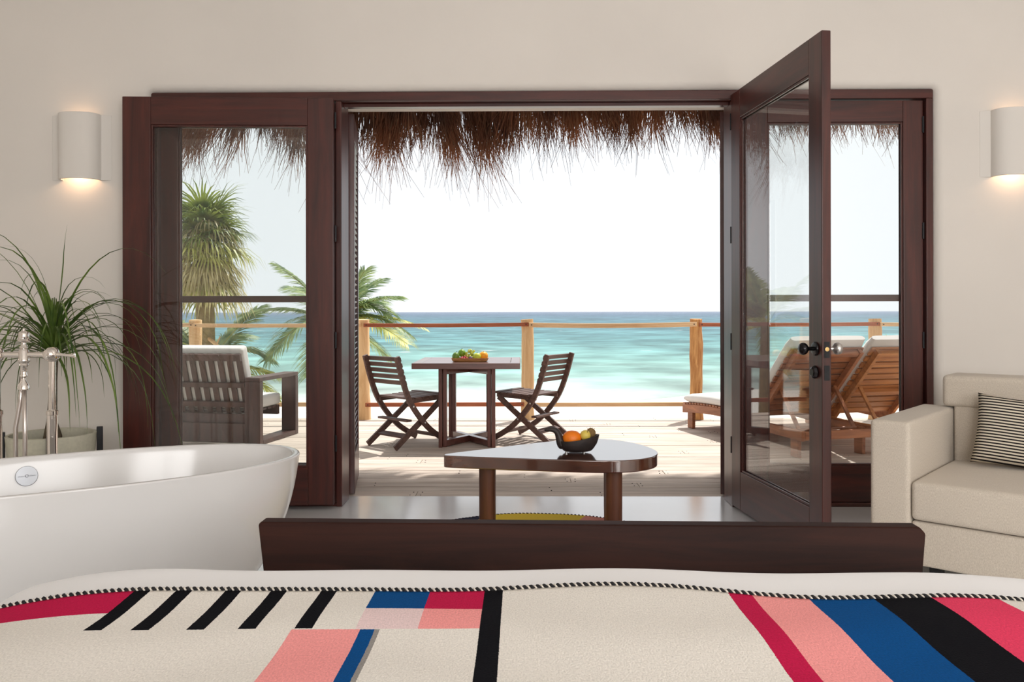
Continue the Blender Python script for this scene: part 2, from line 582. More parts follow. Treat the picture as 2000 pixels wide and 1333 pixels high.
def front_wall():
    r = 0.05
    # path round the opening, with softly rounded upper corners, as (x, z, nx, nz) with n pointing into the wall
    path = [(OX0, 0, -1, 0)]
    cr = 0.025
    for k in range(7):
        a = PI - k / 6 * PI / 2
        path.append((OX0 + cr + cr * math.cos(a), OZ - cr + cr * math.sin(a), math.cos(a), math.sin(a)))
    for k in range(7):
        a = PI / 2 - k / 6 * PI / 2
        path.append((OX1 - cr + cr * math.cos(a), OZ - cr + cr * math.sin(a), math.cos(a), math.sin(a)))
    path.append((OX1, 0, 1, 0))
    prof = [(WYO, 0.0)]
    for k in range(8):
        a = k / 7 * PI / 2
        prof.append((WY + r - r * math.sin(a), r - r * math.cos(a)))
    vs_, fs_ = [], []
    n = len(prof)
    for (x, z, nx, nz) in path:
        for (y, off) in prof:
            vs_.append((x + nx * off, y, z + nz * off))
    for i in range(len(path) - 1):
        for k in range(n - 1):
            fs_.append((i * n + k, (i + 1) * n + k, (i + 1) * n + k + 1, i * n + k + 1))
    for yy, idx in ((WY, n - 1), (WYO, 0)):
        o = len(vs_)
        vs_ += [(RX1, yy, 0), (RX1, yy, CZ), (RX0, yy, CZ), (RX0, yy, 0)]
        fs_.append(tuple(i * n + idx for i in range(len(path))) + (o, o + 1, o + 2, o + 3))
    mb = MB()
    mb.add(vs_, fs_)
    o = mb.build('wall_front', M['plaster'], smooth=True, auto=30)
    return tag(o, kind='structure')


front_wall()
# rear wall with openings added for the unseen rear lights
mb = MB()
xs = [RX0]
for wx, ww in ADDED_WINDOWS:
    xs += [wx - ww / 2, wx + ww / 2]
xs.append(RX1)
for i in range(0, len(xs), 2):
    mb.box(xs[i], xs[i + 1], RY0 - .2, RY0, 0, CZ)
mb.box(xs[1], xs[-2], RY0 - .2, RY0, 0, .9)
mb.box(xs[1], xs[-2], RY0 - .2, RY0, 2.9, CZ)
tag(mb.build('wall_back', M['plaster']), kind='structure')
for i, (wx, ww) in enumerate(ADDED_WINDOWS):  # frames for the added rear openings, out of view
    w = tag(empty('window_%d' % (i + 1), (wx, RY0 - .1, .9)), kind='structure')
    h = ww / 2
    MB().box(-h, h, -.03, .03, 0, .06).box(-h, h, -.03, .03, 1.94, 2.0).box(-h, -h + .06, -.03, .03, .06, 1.94).box(h - .06, h, -.03, .03, .06, 1.94).build('window_frame', M['mahog_h'], w)
    MB().box(-.025, .025, -.025, .025, .06, 1.94).build('mullion', M['mahog'], w)

# door frame in the opening ------------------------------------------------
FY0, FY1 = 4.88, 5.0
fr = tag(empty('trim_1', (0, 0, 0)), label='dark mahogany frame lining the wide terrace opening', kind='structure')
MB().box(OX0, OX1, FY0, FY1, 2.457, OZ).build('frame_head', M['mahog_h'], fr, bevel=.004)
MB().box(OX0, OX0 + .042, FY0, FY1, 0, 2.457).build('frame_jamb', M['mahog'], fr, bevel=.004)
MB().box(OX1 - .042, OX1, FY0, FY1, 0, 2.457).build('frame_jamb', M['mahog'], fr, bevel=.004)
MB().box(-1.128, -1.092, FY0, 5.08, 0, 2.457).build('mullion', M['mahog'], fr, bevel=.004)
MB().box(1.262, 1.318, FY0, 5.08, 0, 2.457).build('mullion', M['mahog'], fr, bevel=.004)
MB().box(-1.092, 1.262, 4.945, 5.0, 2.436, 2.457).build('door_stop', M['mahog_h'], fr, bevel=.003)
tag(MB().box(OX0, OX1, 5.03, WYO + .02, 2.465, 2.70).build('trim_2', M['plaster'], bevel=.004), label='white plaster lintel outside the terrace door frame', kind='structure')
tag(MB().box(OX0 + .042, -1.128, FY0 + .01, 5.08, 0, .022).build('trim_3', M['mahog_h'], bevel=.004), label='dark wooden sill under the left fixed glass door', kind='structure')
tag(MB().box(1.318, OX1 - .042, FY0 + .01, 5.08, 0, .022).build('trim_4', M['mahog_h'], bevel=.004), label='dark wooden sill under the right fixed glass door', kind='structure')


def door_leaf(name, loc, rz, w, h, s0, s1, rt, rb, label, t=.045, bar=None, hinges=None):
    """local x runs from the hinge stile (0) to the lock stile (w); y is the thickness (0..t), z up"""
    d = tag(empty(name, loc, rz), label=label, kind='structure')
    MB().box(0, s0, 0, t, 0, h).build('stile', M['mahog'], d, bevel=.004)
    MB().box(w - s1, w, 0, t, 0, h).build('stile', M['mahog'], d, bevel=.004)
    MB().box(s0, w - s1, 0.0008, t - .0008, h - rt, h).build('rail', M['mahog_h'], d, bevel=.003)
    MB().box(s0, w - s1, 0.0008, t - .0008, 0, rb).build('rail', M['mahog_h'], d, bevel=.003)
    b = .012
    g = MB()
    for y0, y1 in ((.007, .016), (t - .016, t - .007)):
        g.box(s0, s0 + b, y0, y1, rb, h - rt).box(w - s1 - b, w - s1, y0, y1, rb, h - rt)
        g.box(s0 + b, w - s1 - b, y0, y1, rb, rb + b).box(s0 + b, w - s1 - b, y0, y1, h - rt - b, h - rt)
    g.build('glazing_bead', M['mahog'], d, bevel=.002)
    MB().box(s0 + .002, w - s1 - .002, t / 2 - .003, t / 2 + .003, rb + .002, h - rt - .002).build('glass_pane', M['glass'], d)
    if bar:
        MB().box(s0 + .001, w - s1 - .001, t / 2 + .012, t / 2 + .034, bar - .02, bar + .02).build('glazing_bar', M['mahog_h'], d, bevel=.003)
    for hz, hx, hy in (hinges or []):
        MB().tube([(hx, hy, hz - .05), (hx, hy, hz + .05)], .0045, 8).box(hx - .008, hx, hy - .002, hy + .003, hz - .048, hz + .048).build('hinge', M['black'], d, bevel=.001)
    return d


HZ = (.36, .98, 1.62, 2.30)
# closed outer leaves
door_leaf('door_1', (OX0 + .045, 4.91, .024), 0, -1.131 - (OX0 + .045), 2.428,
          .105, .16, .13, .22, 'closed left glass door behind the folded leaf', bar=1.235)
door_leaf('door_4', (1.321, 4.91, .024), 0, (OX1 - .045) - 1.321, 2.428, .165, .12, .13, .22,
          'closed right glass door next to the beige sofa', bar=1.235, hinges=[(z, (OX1 - .045) - 1.321, -.004) for z in (.38, .98, 1.64, 2.28)])
# left leaf folded back against the wall (hinge on its right)
ang = math.atan2(4.785 - 4.846, -1.232)
door_leaf('door_2', (-1.126, 4.846, .03), ang, 1.235, 2.425, .152, .165, .165, .225,
          'open left glass door folded flat against the closed leaf', hinges=[(z, -.004, .004) for z in HZ])
# right leaf swung into the room
ang = math.atan2(3.753 - 4.87, 1.385 - 1.2545)
d3 = door_leaf('door_3', (1.2545, 4.872, .018), ang, 1.125, 2.462, .135, .132, .168, .223,
               'open right glass door swung into the room', hinges=[(z, -.004, .0) for z in HZ])
# local +y of this leaf points to +X (away from the viewer's side)
kx = 1.125 - .062


def knob(z, side, mat):
    s = -1 if side < 0 else 1
    y0 = 0 if side < 0 else .045
    rose = MB().lathe([(.001, 0), (.031, 0), (.033, s * .004), (.030, s * .010), (.020, s * .012), (.001, s * .012)], 24, 'y', (kx, y0, z), cap=False)
    o = rose.build('door_rose', mat, d3, smooth=True, auto=40)
    MB().lathe([(.010, s * .010), (.009, s * .034), (.013, s * .040), (.024, s * .048), (.029, s * .058), (.029, s * .066), (.024, s * .076), (.012, s * .082), (.001, s * .083)], 24, 'y', (kx, y0, z)).build('door_knob', mat, o, smooth=True, auto=40)
    return o


knob(.985, -1, M['knob'])
knob(.985, 1, M['knob_lit'])  # outer knob, its sky reflection painted as a paler metal
MB().lathe([(.001, 0), (.030, 0), (.031, -.006), (.026, -.018), (.018, -.022), (.001, -.022)], 8, 'y', (kx, 0, .875), cap=False).build('deadbolt', M['knob'], d3, smooth=False)
MB().box(1.1245, 1.1265, .010, .036, .945, 1.02).build('latch_plate', M['black'], d3)
MB().lathe([(.010, 1.126), (.010, 1.1285), (.001, 1.1290)], 14, 'x', (0, .023, .985)).build('latch_bolt', M['brass'], d3, smooth=True, auto=40)
MB().box(1.1245, 1.1265, .010, .036, .840, .91).build('strike_plate', M['black'], d3)


# louvered shutters outside -------------------------------------------------
def shutter(loc, rz, mirror, label):
    s = empty('louvered_shutter', loc, rz, label, 'shutter', 'louvered shutters of the terrace door')
    W, H, t = .62, 2.44, .055
    x0, x1 = (-t, 0) if not mirror else (0, t)
    MB().box(x0, x1, 0, .085, 0, H).build('stile', M['mahog'], s, bevel=.003)
    MB().box(x0, x1, W - .085, W, 0, H).build('stile', M['mahog'], s, bevel=.003)
    for z0, z1 in ((0, .24), (H - .15, H)):
        MB().box(x0 + .001, x1 - .001, .085, W - .085, z0, z1).build('rail', M['mahog'], s, bevel=.003)
    base = None
    cx = (x0 + x1) / 2
    z = .262
    k = 0
    while z < H - .16:
        if base is None:
            base = MB().box(-.027, .027, .086, W - .086, -.0035, .0035).build('louver', M['mahog_h'], s)
            base.location = (cx, 0, z)
            base.rotation_euler = (0, R(-38 if not mirror else 38), 0)
        else:
            inst(base, s, (cx, 0, z))
        z += .040
    for hz in (.34, .96, 1.58, 2.22):
        hx = x0 if not mirror else x1 - .016
        MB().box(hx - .004, hx + .02, -.004, .001, hz - .05, hz + .05).tube([(hx + (-.006 if not mirror else .022), -.003, hz - .05), (hx + (-.006 if not mirror else .022), -.003, hz + .05)], .006, 8).build('hinge', M['black'], s)
    return s


shutter((-1.076, 5.175, .012), R(9), False, 'louvered mahogany shutter beside the folded left door')
shutter((1.262, 5.175, .012), R(-17), True, 'louvered mahogany shutter edge beside the open right door')

# ================================================================== TERRACE
DY0, DY1 = WYO + .004, 8.97
deck = tag(MB().box(-7, 8, DY0 + .02, DY0 + .12, -.22, -.03).box(-7, 8, 6.4, 6.5, -.22, -.03).box(-7, 8, 7.6, 7.7, -.22, -.03).box(-7, 8, DY1 - .14, DY1 - .03, -.22, -.03).build('deck', M['joist']),
           label='weathered timber terrace deck', kind='structure')
y = DY0
row = 0
nails = MB()
BW = .141
while y < DY1 - .05:
    w = BW
    x = -7 + rnd.uniform(-2.2, 0)
    while x < 8:
        L = rnd.choice((2.4, 3.0, 3.0, 3.6))
        xa, xb = max(x, -7), min(x + L, 8)
        if xb - xa > .3:
            o = MB().box(-(xb - xa) / 2 + .0015, (xb - xa) / 2 - .0015, .0025, w - .0025, -.028, 0).build('plank', M['deck'], deck, bevel=.002, seg=1)
            o.location = ((xa + xb) / 2, y, rnd.uniform(-.003, 0))
            for ex in (xa + .03, xb - .03, (xa + xb) / 2):
                for ny in (.03, w - .03):
                    nx = ex + rnd.uniform(-.008, .008)
                    nails.lathe([(.0045, -.004), (.0045, .0008)], 6, 'z', (nx, y + ny, 0))
        x += L
    y += w
    row += 1
n = nails.build('nail_heads', M['nail'], deck)
tag(n, kind='stuff')

# railing -------------------------------------------------------------------
rail = empty('deck_railing', (0, 8.86, 0), 0, 'rustic log railing along the seaward edge of the deck', 'railing')
RAIL_Y = 8.86
post_x = [at(px, 700, RAIL_Y).x for px in (40, 378, 709, 1030, 1359, 1706, 2050)]
for i, x in enumerate(post_x):
    pr = random.Random(i + 3)
    pts, rs = [], []
    for k in range(9):
        z = k / 8 * 1.095
        pts.append((x + pr.uniform(-.006, .006), pr.uniform(-.006, .006), z))
        rs.append(.071 + pr.uniform(-.004, .004) - .004 * k / 8 + (.006 if k == 0 else 0))
    wide = 1.0
    MB().tube(pts, rs, 14).build('post', M['post2'] if i == 4 else M['post'], rail, smooth=True, auto=50)


def rail_seg(xa, xb, za, zb, name, mat, ydev, sag, h=.05, t=.035):
    mb = MB()
    N = 8
    vs_ = []
    for k in range(N + 1):
        u = k / N
        x = xa + (xb - xa) * u
        z = za + (zb - za) * u - sag * 4 * u * (1 - u)
        for dy, dz in ((-t / 2, -h / 2), (t / 2, -h / 2), (t / 2, h / 2), (-t / 2, h / 2)):
            vs_.append((x, ydev + dy, z + dz))
    fs_ = [(3, 2, 1, 0), tuple(N * 4 + k for k in range(4))]
    for k in range(N):
        for j in range(4):
            j2 = (j + 1) % 4
            fs_.append((k * 4 + j, k * 4 + j2, (k + 1) * 4 + j2, (k + 1) * 4 + j))
    mb.add(vs_, fs_)
    o = mb.build(name, mat, rail, bevel=.006)
    for x, z in ((xa + .03, za), (xb - .03, zb)):
        MB().lathe([(.007, 0), (.007, -.004), (.001, -.006)], 8, 'y', (x, ydev - t / 2, z)).build('bolt', M['nail'], o, smooth=True, auto=40)


for i in range(len(post_x) - 1):
    fr_ = -.075 if i in (1, 2, 3, 5) else -.06
    m_ = (M['rail_b'], M['rail_b'], M['rail_a'], M['rail_b'], M['rail_a'], M['rail_b'])[i]
    rail_seg(post_x[i] + .015, post_x[i + 1] + (-.015 if i % 2 else .015), 1.035, 1.04, 'top_rail', m_, -.082 if i % 2 == 1 else -.062, .006 if i != 3 else .012, .042 if i != 3 else .05)
    rail_seg(post_x[i] + .03, post_x[i + 1] - .03, .165, .17, 'bottom_rail', M['rail_b'] if i != 2 else M['rail_a'], -.05, 0, .045)

# thatch --------------------------------------------------------------------
EY, EZ = 6.95, 2.90     # eave line
thr = tag(MB().add([(-6, 5.17, 4.25), (7, 5.17, 4.25), (7, EY, EZ), (-6, EY, EZ), (-6, 5.17, 4.5), (7, 5.17, 4.5), (7, EY + .08, EZ + .22), (-6, EY + .08, EZ + .22)],
                   [(0, 1, 2, 3), (4, 5, 6, 7), (0, 1, 5, 4), (1, 2, 6, 5), (2, 3, 7, 6), (3, 0, 4, 7)]).build('thatch_roof', M['thatch2']),
          'brown palm thatch roof overhanging the terrace', 'roof')


_cg = random.Random(77)
CLUMPS = []
_x = -4.3
while _x < 4.7:
    CLUMPS.append((_x, _cg.uniform(.78, 1.22), _cg.gauss(0, .14), _cg.uniform(-.12, .10)))
    _x += _cg.uniform(.05, .12)


def thatch_fringe(seed, count, layer, mat_name):
    rg = random.Random(seed)
    mb = MB()
    for i in range(count):
        cx, cl, clean, cy = rg.choice(CLUMPS)
        x = cx + rg.gauss(0, .035)
        yb = EY + cy + rg.uniform(-.14, .10)
        zb = EZ + .16 + (EY - yb) * .55 + rg.uniform(-.08, .06)
        wav = .5 + .5 * math.sin(x * 1.9 + 2.6)
        L = (.34 + .12 * wav + rg.uniform(-.17, .13)) * cl if layer == 0 else (.46 + .16 * wav + rg.uniform(-.10, .22)) * cl
        L = max(L, .15)
        if x > .3:
            L *= .90
        if x > 1.9:
            L *= .68
        if x < -1.5:
            L *= 1.15
        lean = clean + rg.gauss(0, .10) + (-.42 * min(1, (-1.9 - x) / .6) if x < -1.9 else 0) + (.12 if x > 0 else 0)
        ly = rg.uniform(-.05, .30)
        w = rg.uniform(.003, .0075) if layer == 0 else rg.uniform(.002, .0045)
        bend = rg.gauss(0, .14)
        vs_ = []
        N = 4
        an = rg.uniform(-.9, .9)
        for k in range(N):
            u = k / (N - 1)
            px = x + lean * L * u + bend * L * u * u
            py = yb + ly * L * u * (1 - .5 * u)
            pz = zb - L * u * (1 - .06 * abs(lean))
            ww = w * (1 - .75 * u)
            vs_ += [(px - ww * math.cos(an), py - ww * math.sin(an), pz), (px + ww * math.cos(an), py + ww * math.sin(an), pz)]
        mb.add(vs_, [(2 * k, 2 * k + 1, 2 * k + 3, 2 * k + 2) for k in range(N - 1)])
    o = mb.build('thatch_fringe', M[mat_name], thr)
    tag(o, kind='stuff')


thatch_fringe(1, 8000, 0, 'thatch')
thatch_fringe(2, 3400, 0, 'thatch2')
thatch_fringe(3, 1600, 1, 'thatch')


# dining table ----------------------------------------------------------------
TX, TY = -.482, 7.345
dt = empty('dining_table', (TX, TY, 0), R(.0), 'dark slatted square dining table with fruit tray on the deck', 'table')
hw = .463
for k in range(7):
    a = -hw + .09 + k * (2 * hw - .18) / 7
    MB().box(-hw + .085, hw - .085, a + .002, a + (2 * hw - .18) / 7 - .002, .717, .74).build('table_slat', M['tablew'], dt, bevel=.002, seg=1)
for (x0, x1, y0, y1) in ((-hw, hw, -hw, -hw + .09), (-hw, hw, hw - .09, hw), (-hw, -hw + .083, -hw + .091, hw - .091), (hw - .083, hw, -hw + .091, hw - .091)):
    MB().box(x0, x1, y0, y1, .69, .74).build('frame_board', M['tablew'], dt, bevel=.004)
for sx in (-1, 1):
    for sy in (-1, 1):
        lx = sx * .212 if sy < 0 else sx * .178
        for a0, a1 in ((-.034, -.002), (.002, .034)):
            o = MB().box(a0, a1, -.042, .042, 0, .69).build('leg_board', M['tablew_v'], dt, bevel=.003)
            o.location = (lx, sy * .285 + (.012 if a0 * sx > 0 else -.012) * sy, 0)
MB().bar((-.20, -.28, .032), (.17, .28, .032), .055, .055).build('cross_stretcher', M['tablew'], dt, bevel=.003)
MB().bar((-.17, .28, .032), (.20, -.28, .032), .055, .0545).build('cross_stretcher', M['tablew'], dt, bevel=.003)
MB().bar((-.20, -.28, .66), (.17, .28, .66), .05, .055).bar((-.17, .28, .659), (.20, -.28, .659), .05, .055).build('under_frame', M['tablew'], dt)


# folding chairs ----------------------------------------------------------------
def curve_bar(pts, wx, th):
    """flat curved board in the local yz plane, wx thick in x, th deep in the plane"""
    mb = MB()
    P = [Vector((0, p[0], p[1])) for p in pts]
    # catmull-rom refine
    Q = []
    for i in range(len(P) - 1):
        p0, p1, p2, p3 = P[max(i - 1, 0)], P[i], P[i + 1], P[min(i + 2, len(P) - 1)]
        for k in range(5):
            t = k / 5
            Q.append(.5 * ((2 * p1) + (p2 - p0) * t + (2 * p0 - 5 * p1 + 4 * p2 - p3) * t * t + (3 * p1 - p0 - 3 * p2 + p3) * t ** 3))
    Q.append(P[-1])
    vs_ = []
    for i, q in enumerate(Q):
        t = (Q[min(i + 1, len(Q) - 1)] - Q[max(i - 1, 0)]).normalized()
        nrm = Vector((0, -t.z, t.y))
        for sx, sn in ((-1, -1), (1, -1), (1, 1), (-1, 1)):
            vs_.append(q + Vector((sx * wx / 2, 0, 0)) + nrm * (sn * th / 2))
    n = len(Q)
    fs_ = [(0, 1, 2, 3), tuple((n - 1) * 4 + k for k in (3, 2, 1, 0))]
    for i in range(n - 1):
        for j in range(4):
            j2 = (j + 1) % 4
            fs_.append((i * 4 + j, i * 4 + j2, (i + 1) * 4 + j2, (i + 1) * 4 + j))
    return mb.add(vs_, fs_)


def folding_chair(loc, rz, label):
    c = empty('folding_chair', loc, rz, label, 'chair', 'wooden folding chairs on the deck')
    W = .225
    post = [(-.335, .80), (-.275, .60), (-.20, .42), (-.09, .27), (.05, .135), (.245, .018)]
    for s in (-1, 1):
        o = curve_bar(post, .026, .048).build('back_post', M['chairw'], c, bevel=.005)
        o.location = (s * W, 0, 0)
        o = curve_bar([(.20, .405), (.06, .30), (-.12, .17), (-.33, .018)], .024, .05).build('leg', M['chairw'], c, bevel=.005)
        o.location = (s * (W - .032), 0, 0)
        for (yy, zz) in ((-.165, .365), (-.035, .215)):
            MB().lathe([(.008, 0), (.008, s * .004), (.001, s * .005)], 10, 'x', (s * (W + .013), yy, zz)).build('bolt', M['steel_dot'], c, smooth=True, auto=40)
        MB().bar((s * (W - .032), -.20, .405), (s * (W - .032), .215, .418), .022, .035).build('seat_rail', M['chairw'], c, bevel=.003)
    # seat slats, curved front one
    for k in range(6):
        yy = -.165 + k * .075
        zz = .428 + .012 * (k / 5) + (.004 if k in (0, 5) else 0)
        MB().box(-W + .018 - (.012 if k > 0 else 0), W - .018 + (.012 if k > 0 else 0), yy - .031, yy + .031, zz - .009, zz + .009).build('seat_slat', M['chairw'], c, bevel=.004)
    # back slats set on the front of the posts
    for k in range(5):
        u = k / 4
        zz = .775 - u * .205
        yy = -.326 + (0.775 - zz) * .30 + .022
        o = MB().box(-W - .012, W + .012, -.008, .008, -.019, .019).build('back_slat', M['chairw'], c, bevel=.004)
        o.location = (0, yy, zz)
        o.rotation_euler = (R(16), 0, 0)
    MB().box(-W + .02, W - .02, -.215, -.155, .232, .25).build('stretcher', M['chairw'], c, bevel=.004)
    o = MB().box(-W + .045, W - .045, -.032, .032, -.009, .009).build('stretcher', M['chairw'], c, bevel=.004)
    o.location = (0, -.205, .108)
    o.rotation_euler = (R(18), 0, 0)
    o = MB().box(-W + .013, W - .013, -.028, .028, -.009, .009).build('stretcher', M['chairw'], c, bevel=.004)
    o.location = (0, .135, .085)
    o.rotation_euler = (R(-32), 0, 0)
    return c


folding_chair((-.995, 7.21, 0), R(-43), 'dark slatted folding chair to the left of the dining table')
folding_chair((.055, 7.46, 0), R(58), 'dark slatted folding chair to the right of the dining table')


# fruit tray on dining table
FTX, FTY, FTZ = at(918, 700, 7.12).x, 7.12, .7405
tr = MB()
tr_out = []
L_, W_ = .162, .085


def tray_ring(k, z):
    pts = []
    for a in range(36):
        t = 2 * PI * a / 36
        c_, s_ = math.cos(t), math.sin(t)
        e = .35
        pts.append((math.copysign(abs(c_) ** e, c_) * L_ * k, math.copysign(abs(s_) ** e, s_) * W_ * (k if k > .5 else k), z))
    return pts


rings = [tray_ring(.86, 0), tray_ring(.94, .006), tray_ring(1.0, .028), tray_ring(1.0, .033), tray_ring(.955, .033), tray_ring(.93, .014), tray_ring(.5, .012)]
vs_ = sum(rings, [])
fs_ = [tuple(range(36))[::-1], tuple(6 * 36 + k for k in range(36))]
for i in range(6):
    for k in range(36):
        k2 = (k + 1) % 36
        fs_.append((i * 36 + k, i * 36 + k2, (i + 1) * 36 + k2, (i + 1) * 36 + k))
t = tr.add(vs_, fs_).build('fruit_tray', M['tray'], smooth=True, auto=40)
t.location = (FTX, FTY, FTZ)
tag(t, 'rectangular olive wood tray holding fruit on dining table', 'tray')


def fruit(name, mat, loc, r, label, cat='fruit', sx=1, sy=1, sz=1, stem=True, dimple=.12, rot=(0, 0, 0), stem_h=.3):
    prof = []
    N = 14
    for k in range(N + 1):
        a = -PI / 2 + PI * k / N
        rr = math.cos(a)
        hh = math.sin(a)
        hh -= dimple * math.exp(-(rr / .28) ** 2) * (1 if hh > 0 else -.6)
        prof.append((max(rr * r, .0002), hh * r))
    o = MB().lathe(prof, 20, 'z', sx=sx, sy=sy).build(name, mat, smooth=True)
    o.location = loc
    o.scale = (1, 1, sz)
    o.rotation_euler = rot
    if stem:
        s = MB().tube([(0, 0, r * (1 - dimple * 1.1)), (r * .04, 0, r * (1 - dimple + stem_h))], [r * .09, r * .07], 6).build('stem', M['stem'], o)
    return tag(o, label, cat)


z0 = FTZ + .0125
fruit('mango', M['mango'], (FTX - .125, FTY - .015, z0 + .034), .032, 'dark green mango at the left end of the fruit tray', sz=1.15, rot=(0, R(12), 0), dimple=.02)
fruit('lime', M['lime'], (FTX - .075, FTY + .035, z0 + .060), .034, 'bright green lime raised behind the red grapes on tray', sz=1.02, dimple=.02)
fruit('green_apple', M['apple'], (FTX + .062, FTY - .032, z0 + .033), .036, 'yellow-green apple in front of the orange on the tray', sz=.92)
fruit('orange', M['orange2'], (FTX + .118, FTY + .006, z0 + .038), .040, 'yellow-orange mandarin at the right end of the fruit tray', sz=.97, dimple=.05, stem_h=.1)
fruit('plum', M['plum'], (FTX + .008, FTY - .052, z0 + .017), .0185, 'small purple plum in front of the green grapes', dimple=.05)


def grape_bunch(name, loc, mat, label, n, rad, spread, seed):
    root = empty(name, loc, 0, label, 'grapes')
    g = random.Random(seed)
    base = None
    for k in range(n):
        for _ in range(40):
            p = Vector((g.uniform(-1, 1) * spread[0], g.uniform(-1, 1) * spread[1], g.uniform(0, 1) * spread[2]))
            if (p.x / spread[0]) ** 2 + (p.y / spread[1]) ** 2 + (p.z / spread[2]) ** 2 < 1.05:
                break
        p.z += rad
        if base is None:
            base = MB().lathe([(max(math.cos(-PI / 2 + PI * i / 8) * rad, .0002), math.sin(-PI / 2 + PI * i / 8) * rad * 1.15) for i in range(9)], 10).build('grape', mat, root, smooth=True)
            base.location = p
        else:
            o = inst(base, root, p, (g.uniform(-.6, .6), g.uniform(-.6, .6), 0))
    MB().tube([(0, 0, .01), (.004, .002, spread[2] + rad * 1.5)], .0022, 6).build('stem', M['stem'], root)
    return root


grape_bunch('green_grapes', (FTX + .0, FTY + .022, z0 + .002), M['grape'], 'heaped bunch of yellow-green grapes in the tray centre', 44, .0118, (.06, .038, .075), 4)
grape_bunch('red_grapes', (FTX - .055, FTY - .045, z0 + .001), M['redgrape'], 'small cluster of red grapes at tray front', 9, .0115, (.034, .018, .02), 5)

# ------------------------------------------------------------------ wooden loveseat on the left of the deck
ls = empty('deck_loveseat', (-2.36, 7.10, 0), R(-10), 'brown slat-backed wooden loveseat facing the sea on the deck', 'loveseat')
# local x leftwards negative; right arm at x=0..0.12, back plane at y=0
LW = 1.55
for ax in (-.095, -LW - .045):
    MB().box(ax, ax + .145, 0, .06, .0, .565).build('arm_post', M['seatw'], ls, bevel=.004)
    MB().box(ax, ax + .145, .70, .76, .0, .565).build('arm_post', M['seatw'], ls, bevel=.004)
    MB().box(ax, ax + .145, 0, .76, .566, .60).build('armrest', M['seatw'], ls, bevel=.004)
    MB().box(ax, ax + .145, .061, .699, .0, .04).build('runner', M['seatw'], ls, bevel=.004)
MB().box(-LW + .105, -.096, .06, .11, .15, .27).build('seat_rail', M['seatw'], ls, bevel=.004)
MB().box(-LW + .105, -.096, .62, .66, .20, .29).build('seat_rail', M['seatw'], ls, bevel=.004)
for k in range(5):
    MB().box(-LW + .105, -.096, .13 + k * .1, .2 + k * .1, .272, .29).build('seat_slat', M['seatw'], ls, bevel=.003)
MB().box(-LW + .105, -.096, .012, .034, .02, .19).build('skirt_board', M['seatw'], ls, bevel=.003)  # board standing in for the dark reflection below the back slats
back = Matrix.Translation((0, .10, .26)) @ Matrix.Rotation(R(17), 4, 'X')
for zz, hh, tt in ((.545, .06, .03), (.285, .045, .03), (.10, .05, .03), (-.02, .05, .03)):
    mb = MB().box(-LW + .106, -.098, -.018, .012, zz - hh / 2, zz + hh / 2)
    mb.xform(back).build('back_rail', M['seatw'], ls, bevel=.003)
nsl = 15
for k in range(nsl):
    x = -.132 - k * (LW - .275) / (nsl - 1)
    MB().box(x - .0265, x + .0265, .013, .030, -.09, .572).xform(back).build('back_slat', M['seatw'], ls, bevel=.003)
b = soft_box(-LW + .11, -.10, .262, .70, .292, .40, .035, 5, .012)
o = bm_obj('seat_cushion', b, M['cushion'])
o.parent = None
o.matrix_world = Matrix.Translation((-2.36, 7.10, 0)) @ Matrix.Rotation(R(-10), 4, 'Z')
tag(o, 'thick white seat cushion on the deck loveseat', 'cushion')
b = soft_box(-LW + .11, -.10, .034, .145, .02, .60, .035, 5, 0)
o = bm_obj('back_cushion', b, M['cushion'])
o.matrix_world = Matrix.Translation((-2.36, 7.10, 0)) @ Matrix.Rotation(R(-10), 4, 'Z') @ back @ Matrix.Translation((0, 0, .015))
tag(o, 'white back cushion behind the loveseat slats', 'cushion')


# ------------------------------------------------------------------ loungers
def lounge_z(y):
    """height of the bed of the lounger along its length (y from the head)"""
    return .235 + .035 * math.sin((y - .55) / 1.40 * PI) * (1 if y > .55 else 0)


